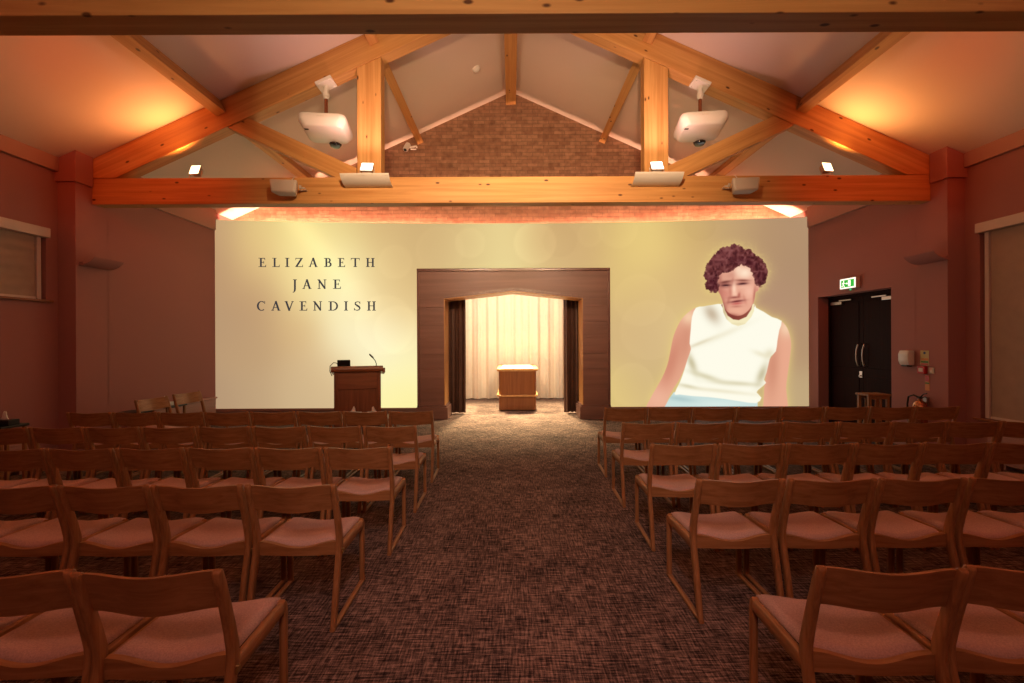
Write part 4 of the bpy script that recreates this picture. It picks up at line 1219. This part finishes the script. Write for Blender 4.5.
MB().tube([(cxx, cyy+0.02, 0.775), (cxx-0.02, cyy+0.08, 0.80), (cxx-0.03, cyy+0.15, 0.77), (cxx-0.03, cyy+0.17, 0.66), (cxx-0.03, cyy+0.165, 0.5), (cxx-0.03, cyy+0.15, 0.36)], 0.012, 8).build('hose', M['black'], fe, world=True, smooth=True)
MB().box(cxx+0.07, W, cyy-0.03, cyy+0.03, 0.66, 0.78, 0.004).build('wall_bracket', M['steel'], fe, world=True)

# ------------------------------------------------------------------ curved wing uplights
def wing(loc, rotz, length, label, mat='paint'):
    """local: back against y = 0 plane, projects to -y, trough runs along x"""
    t = thing('wing_uplight', label, 'uplight', loc, rotz, 'curved wing uplights')
    N = 14
    def prof(u, off):
        a = u*1.15
        y = -0.012-0.225*math.sin(a)/math.sin(1.15); z = 0.115*(1-math.cos(a))/(1-math.cos(1.15))
        return y, z+off
    mb = MB().slab(lambda u, v: (-length/2+length*v, *prof(u, 0.006)), lambda u, v: (-length/2+length*v, *prof(u, 0.0)), N, 2)
    mb.build('blade', M[mat], t, smooth=True, auto=40)
    MB().box(-length/2+0.03, length/2-0.03, -0.05, 0.0, 0.004, 0.05, 0.004).build('back_box', M[mat], t)
    return t
wing((-W, 6.37, 2.645), R(90), 0.47, 'curved wing uplight on the left wall pillar')
wing((W, 6.30, 2.66), R(-90), 0.47, 'curved wing uplight on the right wall pillar')
wing((-1.98, 6.36, 3.745), 0, 0.66, 'curved wing uplight on the truss beam below the left post', 'white')
wing((2.0, 6.36, 3.745), 0, 0.66, 'curved wing uplight on the truss beam below the right post', 'white')

# ------------------------------------------------------------------ flood lamps on the truss
M['lamp_warm'] = emit('lamp_warm', (1.0, 0.62, 0.30), 6.0)
M['lamp_white'] = emit('lamp_white', (1.0, 0.86, 0.74), 4.0)
for k in ('lamp_warm', 'lamp_white'): M[k].cycles.emission_sampling = 'NONE'
def flood(loc, aim, label, face, sz=0.15):
    """aim: direction the lit face looks"""
    t = thing('flood_lamp', label, 'lamp', loc, 0, 'small flood lamps on the truss')
    d = Vector(aim).normalized()
    q = d.to_track_quat('Z', 'Y')
    def T(o, c):
        o.data.transform(Matrix.Translation(Vector(c)) @ q.to_matrix().to_4x4())
    c = (0, 0, 0.13)
    h = sz/2
    o = MB().prism([(-h, -h), (h, -h), (h, h), (-h, h)], 'z', -0.015, 0.0, 0.008).box(-h*0.8, h*0.8, -h*0.8, h*0.8, -0.09, -0.015, 0.02).build('housing', M['offwhite'], t, smooth=True, auto=30); T(o, c)
    o = MB().box(-h+0.008, h-0.008, -h+0.008, h-0.008, 0.0, 0.006, 0.002).build('lens', face, t); T(o, c)
    mb = MB()
    side = Vector((0, 0, 1)).cross(d).normalized()*(h+0.01)
    for s in (-1, 1):
        p = Vector(c)-d*0.03+side*s
        mb.tube([p, (side.x*s, side.y*s, 0.008), (0, 0, 0.006)], 0.007, 6)
    mb.lathe([(0.03, 0), (0.03, 0.01)])
    mb.build('bracket', M['offwhite'], t)
    return t
CH = 3.53+0.365
flood((-4.45, 6.40, CH), (-0.10, -0.92, 0.34), 'small lit flood lamp on the left end of the truss beam', M['lamp_warm'])
flood((4.45, 6.40, CH), (0.16, -0.90, 0.36), 'small lit flood lamp on the right end of the truss beam', M['lamp_warm'])
flood((-1.98, 6.24, CH-0.03), (0.05, -0.85, 0.60), 'small lit flood lamp at the foot of the left truss post', M['lamp_white'], 0.17)
flood((2.0, 6.24, CH-0.03), (-0.05, -0.85, 0.60), 'small lit flood lamp at the foot of the right truss post', M['lamp_white'], 0.17)

# ------------------------------------------------------------------ speakers on the truss beam
def speaker(x, yaw, s, label):
    t = thing('speaker', label, 'speaker', (x, 6.19, 3.60), yaw, 'speakers on the truss beam')
    # trapezoid cabinet: grille faces -y
    mb = MB()
    w1, w2 = 0.20, 0.145
    poly = [(-w1*0.9, 0.18), (w1*0.9, 0.18), (w1*0.78, 0.0), (-w1*0.78, 0.0)]
    bm = mb.bm
    mb.prism(poly, 'y', -0.10, 0.09, 0.024, 3)
    for v in bm.verts:
        if v.co.y > 0: v.co.x *= 0.78
    o = mb.build('cabinet', M['offwhite'], t, smooth=True, auto=35)
    mb = MB(); mb.prism([(-w1*0.9+0.026, 0.162), (w1*0.9-0.026, 0.162), (w1*0.78-0.024, 0.02), (-w1*0.78+0.024, 0.02)], 'y', -0.104, -0.098, 0.003)
    mb.build('grille', M['offwhite'], t)
    mb = MB()
    a = s*0.19
    mb.tube([(a*0.9, 0.03, 0.108), (a*1.22, 0.03, 0.108), (a*1.22, 0.14, 0.108), (a*0.6, 0.16, 0.108)], 0.012, 8)
    mb.lathe([(0.028, 0), (0.028, 0.02)], (a*0.95, 0.0, 0.108), (s, 0, 0), 12)
    mb.build('bracket', M['offwhite'], t)
    MB().tube([(0.05*s, 0.06, 0.17), (0.06*s, 0.08, 0.24), (0.06*s, 0.16, 0.30)], 0.006, 6).build('cable', M['white'], t)
speaker(-3.07, R(6), 1, 'pale speaker fixed to the truss beam above the projected name lettering')
speaker(3.16, R(-6), -1, 'pale speaker fixed to the truss beam above the projected portrait')

# ------------------------------------------------------------------ projectors hung from the truss
def projector(x, yaw, label):
    zr = roof(x)-0.415; zb = 4.50
    t = thing('ceiling_projector', label, 'projector', (x, 6.40, zb), yaw, 'white projectors hung from the truss')
    til = Euler((R(-7), 0, 0))
    # body: rounded box tapering below
    mb = MB()
    body = rrect(-0.315, 0.315, -0.27, 0.27, 0.09, 5)
    low = rrect(-0.28, 0.28, -0.24, 0.235, 0.10, 5)
    bm = mb.bm
    lv = [(low, 0.0, 0.90), (low, 0.010, 0.97), (low, 0.025, 1.0), (body, 0.085, 1.0), (body, 0.150, 1.0), (body, 0.166, 0.985), (body, 0.172, 0.95)]
    rings = [[bm.verts.new((p[0]*k, p[1]*k, z)) for p in pl_] for pl_, z, k in lv]
    for a, b in zip(rings, rings[1:]):
        n = len(a)
        for i in range(n): bm.faces.new((a[i], a[(i+1) % n], b[(i+1) % n], b[i]))
    bm.faces.new(rings[0][::-1]); bm.faces.new(rings[-1])
    for v in bm.verts: v.co = til.to_matrix() @ v.co
    bd = mb.build('body', M['white'], t, smooth=True, auto=50)
    o = MB().lathe([(0.085, 0.02), (0.085, -0.03), (0.07, -0.055), (0.02, -0.066)], (0.06, 0.235, 0.03), n=20).build('lens', M['lens'], bd, smooth=True)
    o.data.transform(til.to_matrix().to_4x4())
    o = MB().box(-0.25, -0.195, -0.15, -0.12, -0.004, 0.01, 0.002).build('sensor_window', M['black'], bd); o.data.transform(til.to_matrix().to_4x4())
    mb = MB()
    for k in range(6): mb.box(-0.05+0.016*k, -0.042+0.016*k, -0.272, -0.268, 0.115, 0.122)
    o = mb.build('vent_slots', M['offwhite'], bd); o.data.transform(til.to_matrix().to_4x4())
    # pole, sleeve, ceiling plate
    ztop = zr-zb-0.05
    MB().tube([(0, 0, 0.165), (0, 0, ztop-0.1)], 0.024, 14).build('pole', M['copper'], t, smooth=True)
    mb = MB().tube([(0, 0, ztop-0.17), (0, 0, ztop-0.14), (0, 0, ztop-0.135), (0, 0, ztop-0.09), (0, 0, ztop-0.08), (0, 0, ztop+0.02)], [0.036, 0.036, 0.045, 0.045, 0.034, 0.034], 14)
    mb.build('sleeve', M['white'], t, smooth=True)
    ang = math.atan(SL)*(1 if x > 0 else -1)
    mb = MB().box(-0.12, 0.12, -0.12, 0.10, -0.035, 0.012, 0.004)
    for sx in (-1, 1):
        for sy in (-1, 1): mb.lathe([(0.014, 0), (0.014, 0.016)], (sx*0.085, sy*0.08-0.01, -0.050), n=8)
    pm = mb.build('mounting_plate', M['white'], t)
    pm.data.transform(Matrix.Translation(Vector((0, 0, ztop+0.05))) @ Euler((0, ang, -yaw)).to_matrix().to_4x4())
    return t
projector(-2.60, R(6), 'white projector hanging from the truss left of the left post')
projector(2.66, R(-6), 'white projector hanging from the truss right of the right post')

# detector, camera
sdx = thing('smoke_detector', 'small white round detector on the left ceiling slope near the ridge', 'smoke detector', (-0.63, 8.24, roof(0.63)))
o = MB().lathe([(0.075, 0.0), (0.075, -0.02), (0.06, -0.035), (0.045, -0.06), (0.02, -0.07)], n=20).build('housing', M['white'], sdx, smooth=True)
o.data.transform(Euler((0, -math.atan(SL), 0)).to_matrix().to_4x4())
o = MB().lathe([(0.048, -0.038), (0.05, -0.042), (0.046, -0.052)], n=20).build('vent_ring', M['black'], sdx, smooth=True)
o.data.transform(Euler((0, -math.atan(SL), 0)).to_matrix().to_4x4())
cc = thing('security_camera', 'small white camera bracket on the gable beside the left upper purlin', 'camera', (-2.10, 9.50, 5.60))
MB().tube([(0.12, 0.05, 0.06), (0.12, -0.02, 0.06), (0.0, -0.10, 0.0)], 0.018, 8).build('arm', M['white'], cc)
MB().tube([(0.10, 0.05, 0.02), (0.02, -0.06, -0.02)], 0.014, 8).build('brace', M['white'], cc)
MB().lathe([(0.05, -0.10), (0.055, -0.09), (0.055, 0.08), (0.03, 0.10)], (-0.05, -0.12, 0.0), (0.2, 0.55, 0.8), 16).build('camera_body', M['white'], cc, smooth=True)
MB().lathe([(0.03, 0), (0.03, 0.012)], (-0.05-0.02, -0.12-0.056, -0.082), (-0.2, -0.55, -0.8), 12).build('lens', M['black'], cc)

# cove light along the top of the curved wall
M['cove'] = emit('cove_led', (1.0, 0.47, 0.27), 430.0)
mb = MB()
mb.slab(lambda u, v: (-5.8+11.6*u, yscreen(-5.8+11.6*u)+0.112, 3.80+0.025*v), lambda u, v: (-5.8+11.6*u, yscreen(-5.8+11.6*u)+0.102, 3.80+0.025*v), 40, 1)
cv = mb.build('cove_light_strip', M['cove'])
tag(cv, 'thin strip light tucked behind the top of the curved wall, washing the brick', 'strip light')

# ------------------------------------------------------------------ lights
def spot(name, loc, aim, col, power, size=100, blend=0.8, rad=0.06):
    l = bpy.data.lights.new(name, 'SPOT'); l.energy = power; l.color = col; l.spot_size = R(size); l.spot_blend = blend; l.shadow_soft_size = rad
    o = bpy.data.objects.new(name, l); COL.objects.link(o); o.location = loc
    o.rotation_euler = (Vector(aim)-Vector(loc)).to_track_quat('-Z', 'Y').to_euler()
    return o
def area(name, loc, aim, col, power, sx, sy, spread=180):
    l = bpy.data.lights.new(name, 'AREA'); l.shape = 'RECTANGLE'; l.size = sx; l.size_y = sy; l.energy = power; l.color = col; l.spread = R(spread)
    o = bpy.data.objects.new(name, l); COL.objects.link(o); o.location = loc
    o.rotation_euler = (Vector(aim)-Vector(loc)).to_track_quat('-Z', 'Y').to_euler()
    return o
# warm flood lamps throwing on the ceiling slopes
spot('flood_light', (-4.52, 6.33, 4.13), (-4.9, 5.3, 5.0), (1.0, 0.33, 0.085), 60, 155, 1.0, 0.05)
spot('flood_light', (4.52, 6.33, 4.13), (4.9, 5.3, 5.0), (1.0, 0.38, 0.095), 54, 155, 1.0, 0.05)
# pale lamps at the posts
spot('post_light', (-1.95, 6.04, 4.10), (-1.9, 5.6, 6.0), (1.0, 0.49, 0.41), 44, 168, 1.0, 0.05)
spot('post_light', (1.97, 6.04, 4.10), (1.9, 5.6, 6.0), (1.0, 0.49, 0.41), 44, 168, 1.0, 0.05)
# lamps of the nearer truss (hidden above its beam)
for x in (-4.45, 4.45):
    spot('flood_light', (x, 3.05, 4.15), (x*1.15, 4.0, 5.6), (1.0, 0.24, 0.075), 54, 150, 1.0, 0.08)
    spot('flood_light', (x, 2.50, 4.15), (x*1.15, 1.2, 5.6), (1.0, 0.24, 0.08), 105, 150, 1.0, 0.08)
    spot('side_wash', (x*0.9, 3.05, 4.05), (x*1.12, 6.4, 4.05), (1.0, 0.045, 0.004), 130, 54, 1.0, 0.08)
for x in (-1.0, 1.0):
    spot('truss_spot', (x, 3.0, 4.05), (x*1.1, 6.4, 3.95), (1.0, 0.61, 0.31), 640, 84, 1.0, 0.08)
# unseen spots added behind the screen-side truss to brighten the archway
for x in (-0.9, 0.95):
    spot('added_arch_spot', (x, 6.62, 3.50), (x*1.3, 9.3, 2.6), (1.0, 0.78, 0.72), 26, 90, 1.0, 0.05)
# lamps over the seating, on the truss behind the viewer
area('hall_light', (0, -0.9, 3.45), (0, 3.2, 0.0), (1.0, 0.42, 0.29), 16, 1.2, 0.3, 120)
spot('aisle_light', (0.05, 0.3, 3.45), (0.05, 3.6, 0.0), (1.0, 0.64, 0.56), 120, 58, 1.0, 0.12)
for x in (-4.0, 4.0):
    area('hall_light', (x, -1.0, 3.45), (x, 3.2, 0.0), (1.0, 0.24, 0.13), 10, 1.2, 0.3)
spot('beam_spot', (0, -0.8, 3.75), (0, 2.67, 3.8), (1.0, 0.68, 0.40), 260, 110, 1.0, 0.1)
# alcove
area('alcove_light', (0.02, 11.2, 3.33), (0.02, 11.5, 0), (1.0, 0.82, 0.58), 48, 3.2, 0.9)
area('added_curtain_fill', (0.02, 10.15, 3.0), (0.02, 12.4, 0.9), (1.0, 0.84, 0.62), 50, 3.0, 0.25)  # unseen fill, added to lift the lower part of the cream curtain
for x in (-0.8, 0.85):
    spot('alcove_spot', (x, 11.4, 3.33), (x*0.75, 10.0, 0), (1.0, 0.78, 0.40), 2500, 76, 1.0, 0.12)

w = bpy.data.worlds.new('World'); SC.world = w; w.use_nodes = True
w.node_tree.nodes['Background'].inputs['Color'].default_value = (0.02, 0.008, 0.006, 1)
w.node_tree.nodes['Background'].inputs['Strength'].default_value = 0.3

# ------------------------------------------------------------------ camera
cam = bpy.data.cameras.new('camera'); co = bpy.data.objects.new('camera', cam); COL.objects.link(co)
cam.sensor_width = 36.0; cam.lens = 36.0*FPX/1024; cam.shift_y = -1.5/1024; cam.clip_start = 0.05
co.location = (0, 0, CAMZ); co.rotation_euler = (R(90), R(0.25), 0)
SC.camera = co
vs = SC.view_settings
vs.view_transform = 'Standard'; vs.look = 'None'; vs.exposure = 0.0; vs.gamma = 1.0; vs.use_curve_mapping = False
SC.display_settings.display_device = 'sRGB'
cy = SC.cycles
cy.use_denoising = True; cy.max_bounces = 8; cy.diffuse_bounces = 5; cy.sample_clamp_indirect = 6.0; cy.caustics_reflective = False; cy.caustics_refractive = False
